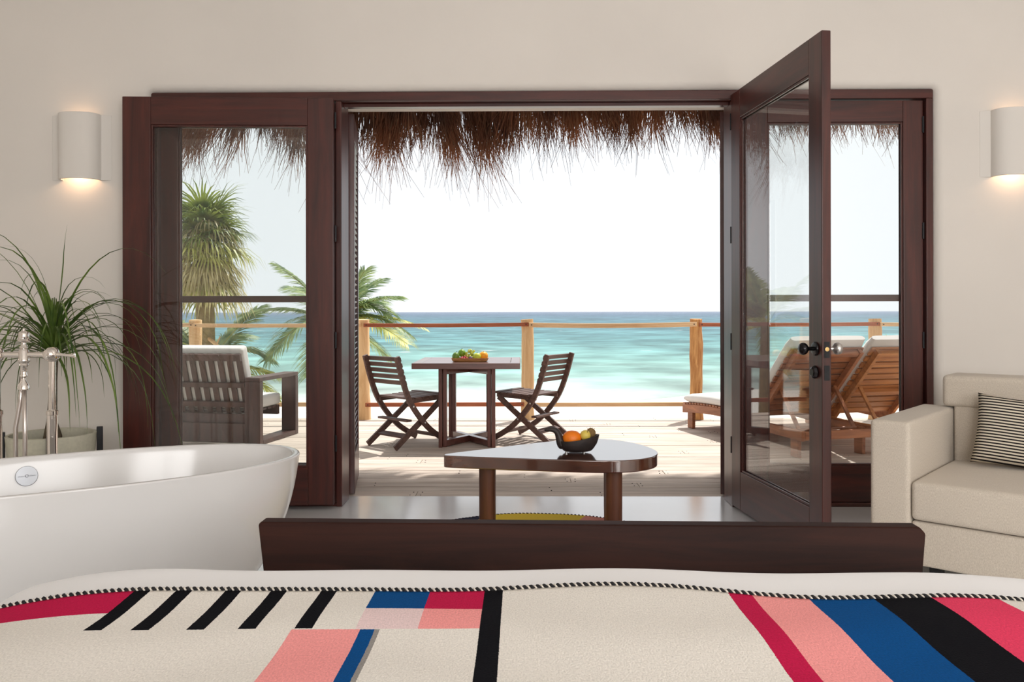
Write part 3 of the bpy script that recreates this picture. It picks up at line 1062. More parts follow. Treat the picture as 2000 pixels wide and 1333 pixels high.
def lounger(loc, rz, mats, label, cl):
    W, L = .72, 1.95
    g = empty('sun_lounger', loc, rz, label, 'lounger', 'teak loungers on the deck')
    mx, my = mats
    for x in (0, W - .035):
        # arched side rail
        N = 26
        vs_, fs_ = [], []
        for k in range(N + 1):
            y = L * k / N
            top = lounge_z(y)
            bot = top - .085 + (.012 * math.sin(y / L * PI))
            for xx, zz in ((x, bot), (x + .035, bot), (x + .035, top), (x, top)):
                vs_.append((xx, y, zz))
        fs_ = [(0, 1, 2, 3), tuple(N * 4 + k for k in (3, 2, 1, 0))]
        for k in range(N):
            for j in range(4):
                fs_.append((k * 4 + j, k * 4 + (j + 1) % 4, (k + 1) * 4 + (j + 1) % 4, (k + 1) * 4 + j))
        MB().add(vs_, fs_).build('side_rail', my, g, bevel=.004)
        for y in (.10, L - .14):
            MB().box(x + (.036 if x == 0 else -.036), x + (.036 if x == 0 else -.036) + .035, y, y + .10, 0, lounge_z(y) - .01).build('leg', my, g, bevel=.005)
    for y in (.0, L - .035):
        MB().box(.0355, W - .0355, y, y + .035, .155, .225).build('end_rail', mx, g, bevel=.004)
    hy = .72
    k = 0
    y = hy + .05
    while y < L - .02:
        z = lounge_z(y)
        MB().box(.0, W, y, y + .042, z + .001, z + .017).build('bed_slat', mx, g, bevel=.002, seg=1)
        y += .056
    # raised backrest, hinged at hy, leaning to the head
    a = R(47)
    bm_ = Matrix.Translation((0, hy, .25)) @ Matrix.Rotation(-a, 4, 'X') @ Matrix.Rotation(PI, 4, 'Z') @ Matrix.Translation((-W, 0, 0))
    BL = .84
    for x in (.04, W - .075):
        MB().box(x, x + .035, 0, BL, -.05, 0).xform(bm_).build('back_frame', my, g, bevel=.003)
    ns = 11
    for k in range(ns):
        y = .02 + k * (BL - .10) / (ns - 1)
        MB().box(.01, W - .01, y, y + (.056 if k < ns - 1 else .085), .001, .018).xform(bm_).build('back_slat', mx, g, bevel=.002, seg=1)
    MB().box(.076, W - .076, BL - .05, BL - .01, -.045, -.002).xform(bm_).build('head_bar', mx, g, bevel=.003)
    MB().box(.076, W - .076, .30, .345, -.045, -.002).xform(bm_).build('cross_bar', mx, g, bevel=.003)
    # props
    for x in (.095, W - .095):
        p1 = bm_ @ Vector((W - x, .42, -.03))
        MB().bar(p1, (x, .17, .215), .02, .032, up=(1, 0, 0)).build('prop_strut', mx, g, bevel=.003)
    MB().tube([(.04, .17, .215), (W - .04, .17, .215)], .012, 8).build('prop_rod', mx, g)
    # cushion: one mattress that follows bed and back
    path = []
    for k in range(12):
        u = k / 11
        y = L - .02 - u * (L - .02 - hy - .06)
        path.append(Vector((0, y, lounge_z(y) + .02)))
    for k in range(1, 12):
        u = k / 11
        path.append(bm_ @ Vector((0, .05 + u * (BL + .02), .021)))
    T = .085
    vs_, fs_ = [], []
    n = len(path)
    sec = [(.02, 0), (.0, .02), (.0, T - .03), (.015, T - .008), (.05, T), (W / 2, T + .008), (W - .05, T), (W - .015, T - .008), (W, T - .03), (W, .02), (W - .02, 0)]
    for i, p in enumerate(path):
        t = (path[min(i + 1, n - 1)] - path[max(i - 1, 0)]).normalized()
        nrm = Vector((0, t.z, -t.y))
        if nrm.z < 0:
            nrm = -nrm
        e = 1.0
        if i in (0, n - 1):
            e = .55
        for sx, sz in sec:
            vs_.append(Vector((sx + (W / 2 - sx) * .02 * (1 if e < 1 else 0), p.y, p.z)) + nrm * (sz * e + (T * (1 - e) / 2)))
    ms = len(sec)
    for i in range(n - 1):
        for j in range(ms):
            fs_.append((i * ms + j, i * ms + (j + 1) % ms, (i + 1) * ms + (j + 1) % ms, (i + 1) * ms + j))
    fs_ += [tuple(range(ms)), tuple((n - 1) * ms + j for j in range(ms))[::-1]]
    # head roll over the top of the backrest
    o = MB().add(vs_, fs_).build('lounger_cushion', M['cushion'], smooth=True, auto=55)
    o.location = loc
    o.rotation_euler = (0, 0, rz)
    tag(o, cl, 'cushion', 'white lounger cushions')
    return g


lounger((2.20, 6.40, 0), R(17), (M['teak'], M['teak_y']), 'reddish teak lounger with raised back, seen through the open glass door', 'white cushion on the nearer reddish teak lounger')
lounger((2.925, 6.575, 0), R(17), (M['teak_warm'], M['teak_warm']), 'orange teak lounger farther right behind the closed glass door', 'white cushion on the farther orange teak lounger')

# ================================================================== LANDSCAPE
SEA_Z = -3.5


def sea_mat():
    m, nt, b = new_mat('tropical_sea')
    tc = node(nt, 'ShaderNodeTexCoord')
    sep = node(nt, 'ShaderNodeSeparateXYZ')
    nt.links.new(tc.outputs['Object'], sep.inputs[0])
    lg = node(nt, 'ShaderNodeMath', operation='LOGARITHM')
    lg.inputs[1].default_value = 10.0
    nt.links.new(sep.outputs['Y'], lg.inputs[0])
    mr = node(nt, 'ShaderNodeMapRange')
    mr.inputs['From Min'].default_value = 1.6
    mr.inputs['From Max'].default_value = 3.6
    nt.links.new(lg.outputs[0], mr.inputs['Value'])

    def noise(sx, sy, sc_, det=4):
        mp = node(nt, 'ShaderNodeMapping')
        mp.inputs['Scale'].default_value = (sx, sy, 1)
        nt.links.new(tc.outputs['Object'], mp.inputs['Vector'])
        n = node(nt, 'ShaderNodeTexNoise')
        n.inputs['Scale'].default_value = sc_
        n.inputs['Detail'].default_value = det
        nt.links.new(mp.outputs['Vector'], n.inputs['Vector'])
        return n.outputs['Fac']

    nbig = noise(.012, .03, 1.0, 5)
    add = node(nt, 'ShaderNodeMath', operation='MULTIPLY_ADD')
    nt.links.new(nbig, add.inputs[0])
    add.inputs[1].default_value = .22
    sub = node(nt, 'ShaderNodeMath', operation='SUBTRACT')
    nt.links.new(mr.outputs['Result'], sub.inputs[0])
    sub.inputs[1].default_value = .11
    nt.links.new(sub.outputs[0], add.inputs[2])
    rp = node(nt, 'ShaderNodeValToRGB')
    cr = rp.color_ramp
    pts = [(0.0, lin(196, 198, 190)), (.045, lin(160, 178, 170)), (.12, lin(122, 160, 153)), (.25, lin(88, 130, 132)), (.45, lin(74, 110, 120)), (.72, lin(84, 104, 122)), (1.0, lin(110, 121, 138))]
    cr.elements[0].position, cr.elements[0].color = pts[0]
    cr.elements[1].position, cr.elements[1].color = pts[-1]
    for p, c in pts[1:-1]:
        e = cr.elements.new(p)
        e.color = c
    nt.links.new(add.outputs[0], rp.inputs['Fac'])
    # wave streaks: darker troughs and light crests
    w1 = noise(.16, .15, 1.0, 8)
    w2 = noise(.035, .03, 1.0, 7)
    mixw = node(nt, 'ShaderNodeMath', operation='ADD')
    nt.links.new(w1, mixw.inputs[0])
    nt.links.new(w2, mixw.inputs[1])
    wr = node(nt, 'ShaderNodeMapRange')
    wr.inputs['From Min'].default_value = .78
    wr.inputs['From Max'].default_value = 1.22
    wr.inputs['To Min'].default_value = .55
    wr.inputs['To Max'].default_value = 1.45
    nt.links.new(mixw.outputs[0], wr.inputs['Value'])
    mul = node(nt, 'ShaderNodeMix', data_type='RGBA', blend_type='MULTIPLY')
    mul.inputs[0].default_value = 1.0
    nt.links.new(rp.outputs['Color'], mul.inputs[6])
    nt.links.new(wr.outputs['Result'], mul.inputs[7])
    # whitecaps
    wc = noise(.13, .25, 1.3, 3)
    wt = node(nt, 'ShaderNodeMapRange')
    wt.inputs['From Min'].default_value = .70
    wt.inputs['From Max'].default_value = .76
    nt.links.new(wc, wt.inputs['Value'])
    mx = node(nt, 'ShaderNodeMix', data_type='RGBA')
    nt.links.new(wt.outputs['Result'], mx.inputs[0])
    nt.links.new(mul.outputs[2], mx.inputs[6])
    mx.inputs[7].default_value = (.75, .78, .78, 1)
    nt.links.new(mx.outputs[2], b.inputs['Base Color'])
    b.inputs['Roughness'].default_value = .55
    b.inputs['Specular IOR Level'].default_value = .12
    return m


M['sea'] = sea_mat()
mb = MB()
N = 80
ys = [41 + 2 * math.sin(k) * 0 for k in range(1)]
mb.add([(-9000, 40, 0), (9000, 40, 0), (9000, 9000, 0), (-9000, 9000, 0)], [(0, 1, 2, 3)])
o = mb.build('sea', M['sea'])
o.location = (0, 0, SEA_Z)
tag(o, 'turquoise sea reaching to the horizon', kind='structure')
# beach: gently sloping sand down to an uneven waterline
mb = MB()
NX, NY = 60, 10
vs_ = []
for j in range(NY + 1):
    for i in range(NX + 1):
        x = -90 + 180 * i / NX
        u = j / NY
        y = 5.2 + u * (47 + 1.6 * math.sin(x * .21) + .8 * math.sin(x * .53 + 1) - 5.2)
        z = -3.05 - .55 * u ** 1.5 + (.05 * math.sin(x * .7 + y * .9) if 0 < j < NY else 0)
        vs_.append((x, y, z))
fs_ = []
for j in range(NY):
    for i in range(NX):
        a = j * (NX + 1) + i
        fs_.append((a, a + 1, a + NX + 2, a + NX + 1))
o = mb.add(vs_, fs_).build('beach', M['sand'], smooth=True)
tag(o, 'white sand beach below the deck', kind='structure')


# palms -----------------------------------------------------------------------
def frond(base, tip, sag, nl, ll, mat, parent, seed, droop=.55, side=(0, 1, 0)):
    """coconut frond: a rib arching from base to tip with two rows of leaflets"""
    g = random.Random(seed)
    base, tip = Vector(base), Vector(tip)
    L = (tip - base).length
    pts = []
    N = 16
    for k in range(N + 1):
        u = k / N
        p = base.lerp(tip, u) + Vector((0, 0, sag * L * 4 * u * (1 - u) * (1.15 - .5 * u)))
        pts.append(p)
    mb = MB()
    mb.tube(pts, [.014 * (1 - .85 * k / N) + .002 for k in range(N + 1)], 5, mi=1)
    nl = int(nl * 1.25)
    ll = ll * 1.12
    for k in range(nl):
        u = .12 + .88 * (k + g.random() * .5) / nl
        f = min(u * N, N - .001)
        i = int(f)
        p = pts[i].lerp(pts[i + 1], f - i)
        t = (pts[i + 1] - pts[i]).normalized()
        s0 = t.cross(Vector((0, 0, 1)))
        if s0.length < .05:
            s0 = Vector(side)
        s0.normalize()
        l_ = ll * (math.sin(PI * (.12 + .80 * u)) ** .6) * g.uniform(.85, 1.08)
        for s in (-1, 1):
            d = (s0 * s * .85 + t * (.55 + .5 * u) + Vector((0, 0, .22 - g.uniform(0, .12)))).normalized()
            w = .0095 + .0035 * g.random()
            q = [p]
            dd = d.copy()
            for m_ in range(3):
                q.append(q[-1] + dd * l_ / 3)
                dd = (dd + Vector((g.uniform(-.06, .06), g.uniform(-.06, .06), -droop * .55))).normalized()
            wv = t * 1.0
            vs_ = []
            for m_, qq in enumerate(q):
                ww = w * (1, 1.15, .75, .08)[m_]
                vs_ += [qq - wv * ww, qq + wv * ww]
            mb.add(vs_, [(2 * m_, 2 * m_ + 1, 2 * m_ + 3, 2 * m_ + 2) for m_ in range(3)], mi=0)
    return mb.build('frond', [mat, M['rachis']], parent)


def coconut(base_pt, fronds, label, seed, trunk_r=.10):
    c = Vector(base_pt)
    root = empty('coconut_palm', (c.x, c.y, SEA_Z + .42), 0, label, 'palm', 'palms below the deck')
    MB().tube([(.25, .1, -.1), (.15, .05, 1.2), (.03, 0, 2.6), (0, 0, c.z - SEA_Z - .42)], [trunk_r * 1.3, trunk_r, trunk_r * .9, trunk_r * .8], 10).build('trunk', M['trunk'], root, smooth=True)
    for k, (tip, sag, nl, ll, m_) in enumerate(fronds):
        o = frond(c - root.location, Vector(tip) - root.location, sag, nl, ll, M[m_], root, seed * 50 + k)
    return root


c2 = at(655, 640, 11.2)
coconut(c2, [
    (at(545, 520, 10.9), .10, 46, .42, 'palm_a'), (at(478, 612, 11.0), .13, 52, .46, 'palm_a'),
    (at(515, 705, 10.5), .26, 56, .50, 'palm_a'), (at(570, 560, 12.0), .10, 46, .40, 'palm_a'),
    (at(712, 528, 11.0), .06, 42, .36, 'palm_a'), (at(768, 580, 10.9), .13, 50, .42, 'palm_a'),
    (at(826, 640, 11.4), .14, 50, .34, 'palm_y'), (at(795, 672, 10.6), .16, 48, .42, 'palm_y'),
    (at(740, 590, 12.2), .10, 40, .40, 'palm_a'), (at(760, 614, 11.0), .26, 52, .42, 'palm_a'), (at(738, 548, 11.6), .12, 46, .38, 'palm_a'), (at(800, 655, 11.2), .22, 48, .40, 'palm_a'), (at(600, 735, 11.6), .20, 46, .45, 'palm_a'),
    (at(760, 700, 11.6), .12, 44, .40, 'palm_a'), (at(640, 540, 12.3), .06, 40, .36, 'palm_a')],
    'coconut palm rising behind the folded door and left chair', 11)
c3 = at(400, 720, 10.6)
coconut(c3, [
    (at(522, 700, 10.8), .24, 54, .46, 'palm_a'), (at(560, 742, 10.6), .09, 54, .34, 'palm_y'),
    (at(500, 602, 11.2), .06, 50, .40, 'palm_a'), (at(330, 620, 10.8), .10, 44, .40, 'palm_a'),
    (at(470, 655, 11.4), .12, 46, .40, 'palm_a'), (at(300, 700, 11.0), .20, 44, .42, 'palm_a'),
    (at(545, 780, 10.4), .14, 40, .34, 'palm_y'), (at(345, 640, 11.4), .1, 40, .4, 'palm_y')],
    'low coconut palm behind the slat-backed loveseat', 12)

# tall thatch palm with a shaggy hanging crown
tp_c = at(398, 452, 10.4)
tp = empty('thatch_palm', (tp_c.x, tp_c.y, SEA_Z + .42), 0, 'tall shaggy thatch palm with drooping leaves beyond the left glass door', 'palm')
MB().tube([(.1, 0, -.1), (.02, 0, 2), (0, 0, 4), (0, 0, tp_c.z - tp.location.z)], [.16, .13, .12, .10], 12).build('trunk', M['trunk'], tp, smooth=True)


def fan_leaf(c, az, el, pet, blade, nb, spread, droop, mat, seed):
    g = random.Random(seed)
    d = Vector((math.cos(az) * math.cos(el), math.sin(az) * math.cos(el), math.sin(el)))
    hub = c + d * pet + Vector((0, 0, -.06 * pet))
    mb = MB()
    mb.tube([c, c + d * pet * .5 + Vector((0, 0, .01)), hub], [.012, .009, .006], 5, mi=1)
    s = d.cross(Vector((0, 0, 1))).normalized()
    up = s.cross(d)
    for k in range(nb):
        a = (k / (nb - 1) - .5) * spread
        dd = (d * math.cos(a) + s * math.sin(a) + up * g.uniform(-.05, .08)).normalized()
        l_ = blade * (1 - .25 * abs(a) / (spread / 2)) * g.uniform(.8, 1.08)
        q = [hub]
        for m_ in range(4):
            q.append(q[-1] + dd * l_ / 4)
            dd = (dd + Vector((g.uniform(-.05, .05), g.uniform(-.05, .05), -droop * (.25 + .28 * m_)))).normalized()
        wv = dd.cross(up)
        wv = (s * math.cos(a) - d * math.sin(a)).normalized()
        vs_ = []
        for m_, qq in enumerate(q):
            ww = .013 * (.5, 1.1, 1.0, .6, .06)[m_]
            vs_ += [qq - wv * ww, qq + wv * ww]
        mb.add(vs_, [(2 * m_, 2 * m_ + 1, 2 * m_ + 3, 2 * m_ + 2) for m_ in range(4)])
    return mb.build('fan_leaf', [M[mat], M['rachis']], tp)


g = random.Random(21)
cc = tp_c - tp.location
for k in range(46):
    az = k * 2.39996
    u = k / 45
    el = R(62 - 100 * u + g.uniform(-8, 8))
    mat = 'palm_dark' if u < .55 else ('palm_y' if u < .72 else 'palm_dry')
    fan_leaf(cc + Vector((0, 0, .10 - .55 * u)), az, el, g.uniform(.14, .28), g.uniform(.48, .66), 22, R(165), .55 + .55 * u, mat, 300 + k)
for k in range(46):
    az = k * 2.39996 + .7
    fan_leaf(cc + Vector((0, 0, .16 - 1.0 * k / 45)), az, R(12 - 40 * g.random()), g.uniform(.10, .18), g.uniform(.50, .85), 14, R(120), 1.3, 'palm_dry' if k % 3 else 'palm_y', 400 + k)

# shrub tops beyond the deck at far right
for k, (px, py, dd) in enumerate(((1738, 672, 9.6), (1762, 668, 9.9))):
    p = at(px, py, dd)
    sh = empty('sea_shrub', (p.x, p.y, -3.1), 0, ('slim green shrub tip beside the rightmost railing post', 'green shrub tip farthest right beyond the railing')[k], 'shrub', 'shrubs beyond the railing')
    h = p.z + 3.1
    MB().tube([(0, 0, 0), (.03, 0, h * .5), (0, 0, h)], [.04, .03, .008], 6).build('stem', M['trunk'], sh)
    gg = random.Random(k + 90)
    mb = MB()
    for i in range(150):
        zz = h - gg.random() ** 1.5 * 1.2
        a = gg.random() * 2 * PI
        rr = .02 + .14 * (h - zz + .1)
        c0 = Vector((0, 0, zz))
        d = Vector((math.cos(a), math.sin(a), gg.uniform(.4, 1.6))).normalized()
        c1 = c0 + d * gg.uniform(.08, .16)
        s = d.cross(Vector((0, 0, 1))).normalized() * .016
        m2 = c0.lerp(c1, .5)
        mb.add([c0, m2 - s, c1, m2 + s], [(0, 1, 2, 3)])
    tag(mb.build('foliage', M['palm_y'], sh), kind='stuff')

# bleached stalk stub on the thatch palm trunk
p0, p1 = at(396, 655, 10.36) - tp.location, at(434, 686, 10.2) - tp.location
tag(MB().tube([p0, p0.lerp(p1, .5) + Vector((0, 0, .012)), p1], [.022, .026, .014], 8).tube([p0.lerp(p1, .62), p0.lerp(p1, .62) + Vector((.05, 0, .11))], [.013, .006], 6).build('dead_stalk', M['post'], tp, smooth=True, auto=50), 'pale bare leaf stalk')

# ================================================================== INTERIOR
# wall sconces
def sconce(x, label):
    s = empty('wall_sconce', (x, WY, 1.975), 0, label, 'wall lamp', 'plaster wall sconces')
    H = .395
    hw, dp, t = .122, .105, .012
    out, inn = [], []
    # plaster feathers out into the wall
    out.append((-hw - .06, 0))
    out.append((-hw - .025, -.006))
    N = 22
    for k in range(N + 1):
        a = PI - PI * k / N
        c_, s_ = math.cos(a), math.sin(a)
        out.append((hw * math.copysign(abs(c_) ** .8, c_), -.012 - (dp - .012) * abs(s_) ** .8))
    out.append((hw + .025, -.006))
    out.append((hw + .06, 0))
    for k in range(N + 1):
        a = PI * k / N
        c_, s_ = math.cos(a), math.sin(a)
        inn.append(((hw - t) * math.copysign(abs(c_) ** .8, c_), -(dp - t) * abs(s_) ** .8))
    MB().prism(out + inn, 0, H).build('sconce_shell', M['sconce'], s, bevel=.004, auto=40)
    MB().box(-.03, .03, -.012, -.001, .16, .24).tube([(0, -.03, .165), (0, -.03, .19)], .014, 10).build('lamp_holder', M['black'], s)
    bm_ = plain('warm_bulb', (1, .8, .6, 1), .4)
    nt = bm_.node_tree
    bb = nt.nodes['Principled BSDF']
    bb.inputs['Emission Color'].default_value = (1, .62, .34, 1)
    bb.inputs['Emission Strength'].default_value = 6
    MB().lathe([(.001, -.03), (.010, -.026), (.014, -.01), (.014, .01), (.009, .028), (.001, .032)], 14, 'z', (0, -.045, .135)).build('bulb', bm_, s, smooth=True)
    for zz, en in ((.06, .8), (.36, .14)):
        l = bpy.data.lights.new('sconce_lamp', 'POINT')
        l.energy = en
        l.color = (1, .66, .42)
        l.shadow_soft_size = .015
        lo = bpy.data.objects.new('sconce_lamp', l)
        col.objects.link(lo)
        lo.parent = s
        lo.location = (0, -.045, zz)
    return s


sconce(-2.655, 'half-round white plaster wall sconce left of the doors')
sconce(2.905, 'half-round white plaster wall sconce right of the doors')

# ---- freestanding bathtub
TA = R(32)
TUBC = Vector((-1.68, 2.955, 0))
tubr = empty('bathtub', TUBC, TA, 'freestanding white oval bathtub with a thin rim', 'bathtub')
TZ, A_, B_ = .602, .855, .41


def oval(a, b, z, n=72, e=2.25, shift=0):
    pts = []
    for k in range(n):
        t = 2 * PI * k / n
        c_, s_ = math.cos(t), math.sin(t)
        pts.append((math.copysign(abs(c_) ** (2 / e), c_) * a + shift, math.copysign(abs(s_) ** (2 / e), s_) * b, z))
    return pts


prof = [(.50, .235, 0.0), (.515, .245, .004), (.59, .275, .045), (.668, .311, .11), (.735, .344, .20), (.788, .372, .31), (.825, .392, .42), (.845, .403, .52), (.854, .409, .592), (.856, .410, .599), (.853, .408, .602),
        (.833, .389, .602), (.828, .385, .599), (.822, .381, .585), (.79, .362, .48), (.745, .335, .34), (.69, .30, .21), (.63, .262, .12), (.55, .21, .085), (.3, .1, .078)]
rings = [oval(a, b_, z) for a, b_, z in prof]
n = 72
vs_ = sum(rings, [])
fs_ = [tuple(range(n))[::-1], tuple((len(rings) - 1) * n + k for k in range(n))]
for i in range(len(rings) - 1):
    for k in range(n):
        fs_.append((i * n + k, i * n + (k + 1) % n, (i + 1) * n + (k + 1) % n, (i + 1) * n + k))
MB().add(vs_, fs_).build('tub_shell', M['tub'], tubr, smooth=True, auto=60, sub=1)
# overflow plate on the inner far wall
pw = at(44, 924, 3.20)
loc_ = Matrix.Rotation(-TA, 4, 'Z') @ (pw - TUBC)
ov = MB().lathe([(.001, 0), (.038, 0), (.0395, -.003), (.038, -.006), (.001, -.007)], 32, 'y', cap=False).build('overflow_plate', M['chrome_b'], tubr, smooth=True, auto=30)
ox = loc_.x
# inner wall y at that x and z=.5
zt = .528
ia, ib = .80, .367
oy = ib * (1 - (abs(ox) / ia) ** 2.25) ** (1 / 2.25)
ov.location = (ox, oy - .004, zt)
sl = math.atan2(-(ib / ia) ** 2 * ox / max(oy, .05), 1)
ov.rotation_euler = (R(-13), 0, sl)
txt = bpy.data.curves.new('maker_mark', 'FONT')
txt.body = 'victoria    albert'
txt.size = .0092
txt.align_x = 'CENTER'
txt.align_y = 'CENTER'
txt.extrude = .0003
to = bpy.data.objects.new('maker_mark', txt)
col.objects.link(to)
bpy.context.view_layer.update()
me = bpy.data.meshes.new_from_object(to.evaluated_get(bpy.context.evaluated_depsgraph_get()))
bpy.data.objects.remove(to)
mo = bpy.data.objects.new('maker_mark', me)
me.materials.clear()
me.materials.append(M['etched'])
col.objects.link(mo)
mo.parent = ov
mo.location = (0, -.0074, 0)
mo.rotation_euler = (R(90), 0, 0)
MB().lathe([(.0042, -.0066), (.0042, -.0078), (.0062, -.0078), (.0062, -.0066)], 20, 'y', cap=False).build('maker_ring', M['etched'], ov, smooth=False)

# ---- floor-standing tub filler
TFY = 3.52
tf = empty('tub_filler', (at(40, 700, TFY).x, TFY, 0), 0, 'polished nickel floor-standing tub filler behind the bathtub', 'faucet')
dx = at(95, 700, TFY).x - at(40, 700, TFY).x
barz = at(0, 692, TFY).z
for s in (-1, 1):
    x = s * dx
    MB().tube([(x, 0, .02), (x, 0, .73)], .0215, 20).build('riser_pipe', M['chrome'], tf, smooth=True, auto=40)
    MB().lathe([(.0215, .73), (.0245, .732), (.0245, .748), (.018, .752), (.016, .754)], 20, 'z', (x, 0, 0)).build('riser_collar', M['chrome'], tf, smooth=True, auto=40)
    MB().tube([(x, 0, .75), (x, 0, barz - .015)], .0155, 18).build('upper_pipe', M['chrome'], tf, smooth=True, auto=40)
    MB().lathe([(.045, 0), (.045, .006), (.03, .018), (.022, .022)], 24, 'z', (x, 0, 0)).build('floor_flange', M['chrome'], tf, smooth=True, auto=40)
    vb = MB().lathe([(.001, -.032), (.018, -.030), (.028, -.018), (.030, 0), (.028, .018), (.018, .030), (.001, .032)], 22, 'z', (x, 0, barz)).build('valve_body', M['chrome'], tf, smooth=True)
    MB().lathe([(.022, -.026), (.024, -.034), (.018, -.040), (.008, -.043), (.001, -.044)], 20, 'y', (x, 0, barz), cap=False).build('valve_cap', M['chrome'], vb, smooth=True, auto=40)
    lv = MB().tube([(x + s * .028, -.005, barz), (x + s * .045, -.008, barz), (x + s * .065, -.010, barz - .002), (x + s * .098, -.012, barz - .004)], [.011, .007, .006, .0085], 12).lathe([(.001, 0), (.010, .002), (.010, .012), (.001, .014)], 12, 'x', (x + s * .094 - (.014 if s < 0 else 0), -.012, barz - .004), cap=False).build('lever_handle', M['chrome'], vb, smooth=True, auto=45)
MB().tube([(-dx, 0, barz), (dx, 0, barz)], .0125, 16).build('cross_bar', M['chrome'], tf, smooth=True, auto=40)
# turned diverter column in the middle
zc = barz
MB().lathe([(.001, .118), (.004, .116), (.006, .108), (.005, .104), (.016, .101), (.021, .094), (.022, .078), (.020, .068), (.025, .062), (.024, .058), (.010, .054), (.009, .046), (.015, .036), (.018, .030), (.014, .026), (.021, .018), (.021, -.018), (.025, -.024), (.024, -.030), (.016, -.038), (.020, -.046), (.014, -.052), (.013, -.086), (.016, -.092), (.014, -.098)], 24, 'z', (0, -.004, zc)).build('diverter_column', M['chrome'], tf, smooth=True, auto=50)
MB().lathe([(.001, -.10), (.008, -.102), (.010, -.112), (.020, -.128), (.024, -.142), (.024, -.150), (.015, -.154)], 20, 'z', (.010, -.022, zc)).build('hand_shower_cup', M['chrome'], tf, smooth=True, auto=50)
MB().tube([(.0, -.004, zc - .095), (.005, -.012, zc - .115), (.010, -.022, zc - .12)], .007, 8).build('cradle_arm', M['chrome'], tf, smooth=True)
MB().tube([(.013, -.022, zc - .150), (.016, -.022, zc - .35), (.014, -.02, zc - .70), (.01, -.02, .05)], .0095, 10).build('shower_hose', M['hose'], tf, smooth=True)
MB().tube([(-.004, -.010, zc - .098), (-.010, -.012, zc - .2), (-.028, -.018, zc - .32), (-.026, -.02, zc - .5), (-.02, -.02, zc - .75), (-.01, -.02, .05)], .0095, 10).build('shower_hose', M['hose'], tf, smooth=True)

# ---- ponytail palm in a ceramic planter on a black stand
PX, PY = -2.555, 4.36
pot_z = .27
pl = empty('planter', (PX, PY, 0), 0, 'pale ceramic planter in a black wooden stand behind the tub', 'planter')
MB().lathe([(.16, .20), (.185, .22), (.205, .36), (.218, .515), (.219, .522), (.212, .525), (.203, .522), (.20, .48), (.19, .30), (.001, .30)], 40, 'z', cap=False).build('pot', M['potglaze'], pl, smooth=True, auto=50)
MB().lathe([(.001, .462), (.10, .468), (.198, .46)], 32, 'z', cap=False).build('soil', M['soil'], pl, smooth=True)
for k in range(4):
    a = R(28 + 90 * k)
    x, y_ = math.cos(a) * .232, math.sin(a) * .232
    o = MB().box(-.016, .016, -.016, .016, 0, .545).build('stand_leg', M['black'], pl, bevel=.003)
    o.location = (x, y_, 0)
    o.rotation_euler = (0, 0, a)
MB().bar((math.cos(R(28)) * .22, math.sin(R(28)) * .22, .18), (-math.cos(R(28)) * .22, -math.sin(R(28)) * .22, .18), .03, .035).bar((math.cos(R(118)) * .22, math.sin(R(118)) * .22, .18), (-math.cos(R(118)) * .22, -math.sin(R(118)) * .22, .18), .03, .034).build('stand_cross', M['black'], pl)

pp = empty('ponytail_palm', (PX, PY, .46), 0, 'ponytail palm with long arching strap leaves in the planter', 'plant')
MB().tube([(0, 0, 0), (.005, 0, .05), (.0, 0, .13), (.01, .0, .35), (.012, 0, .50)], [.05, .045, .026, .018, .022], 12).build('stem', M['bark'], pp, smooth=True)
g = random.Random(5)
NLF = 110
for k in range(NLF):
    u = k / (NLF - 1)
    az = k * 2.39996 + g.uniform(-.25, .25)
    el = R(80 - 58 * u + g.uniform(-12, 12))
    L = g.uniform(.62, 1.22) * (1.0 if u > .10 else .55)
    # keep clear of the wall behind the plant
    if math.sin(az) > 0:
        L *= 1 - .42 * math.sin(az)
        el = min(R(88), el + .30 * math.sin(az))
    d = Vector((math.cos(az) * math.cos(el), math.sin(az) * math.cos(el), math.sin(el)))
    p = Vector((.012, 0, .46 + .06 * (1 - u)))
    N = 13
    grav = g.uniform(.30, .52) * (1.1 if u > .3 else .9)
    w = g.uniform(.0045, .0085)
    pts = [p.copy()]
    for i in range(N):
        p = p + d * (L / N)
        if p.y > .40:
            p.y = .40
        pts.append(p.copy())
        d = (d + Vector((g.uniform(-.04, .04), g.uniform(-.04, .04), -grav * (.35 + .9 * i / N)))).normalized()
    vs_ = []
    for i, q in enumerate(pts):
        t = (pts[min(i + 1, N)] - pts[max(i - 1, 0)]).normalized()
        s = t.cross(Vector((0, 0, 1)))
        if s.length < .02:
            s = Vector((-math.sin(az), math.cos(az), 0))
        s.normalize()
        nrm = s.cross(t)
        ww = w * (1.25 - 1.2 * (i / N) ** 1.4)
        vs_ += [q - s * ww + nrm * ww * .5, q, q + s * ww + nrm * ww * .5]
    fs_ = []
    for i in range(N):
        fs_ += [(3 * i, 3 * i + 1, 3 * i + 4, 3 * i + 3), (3 * i + 1, 3 * i + 2, 3 * i + 5, 3 * i + 4)]
    MB().add(vs_, fs_).build('leaf', M['grassleaf'], pp, smooth=True)

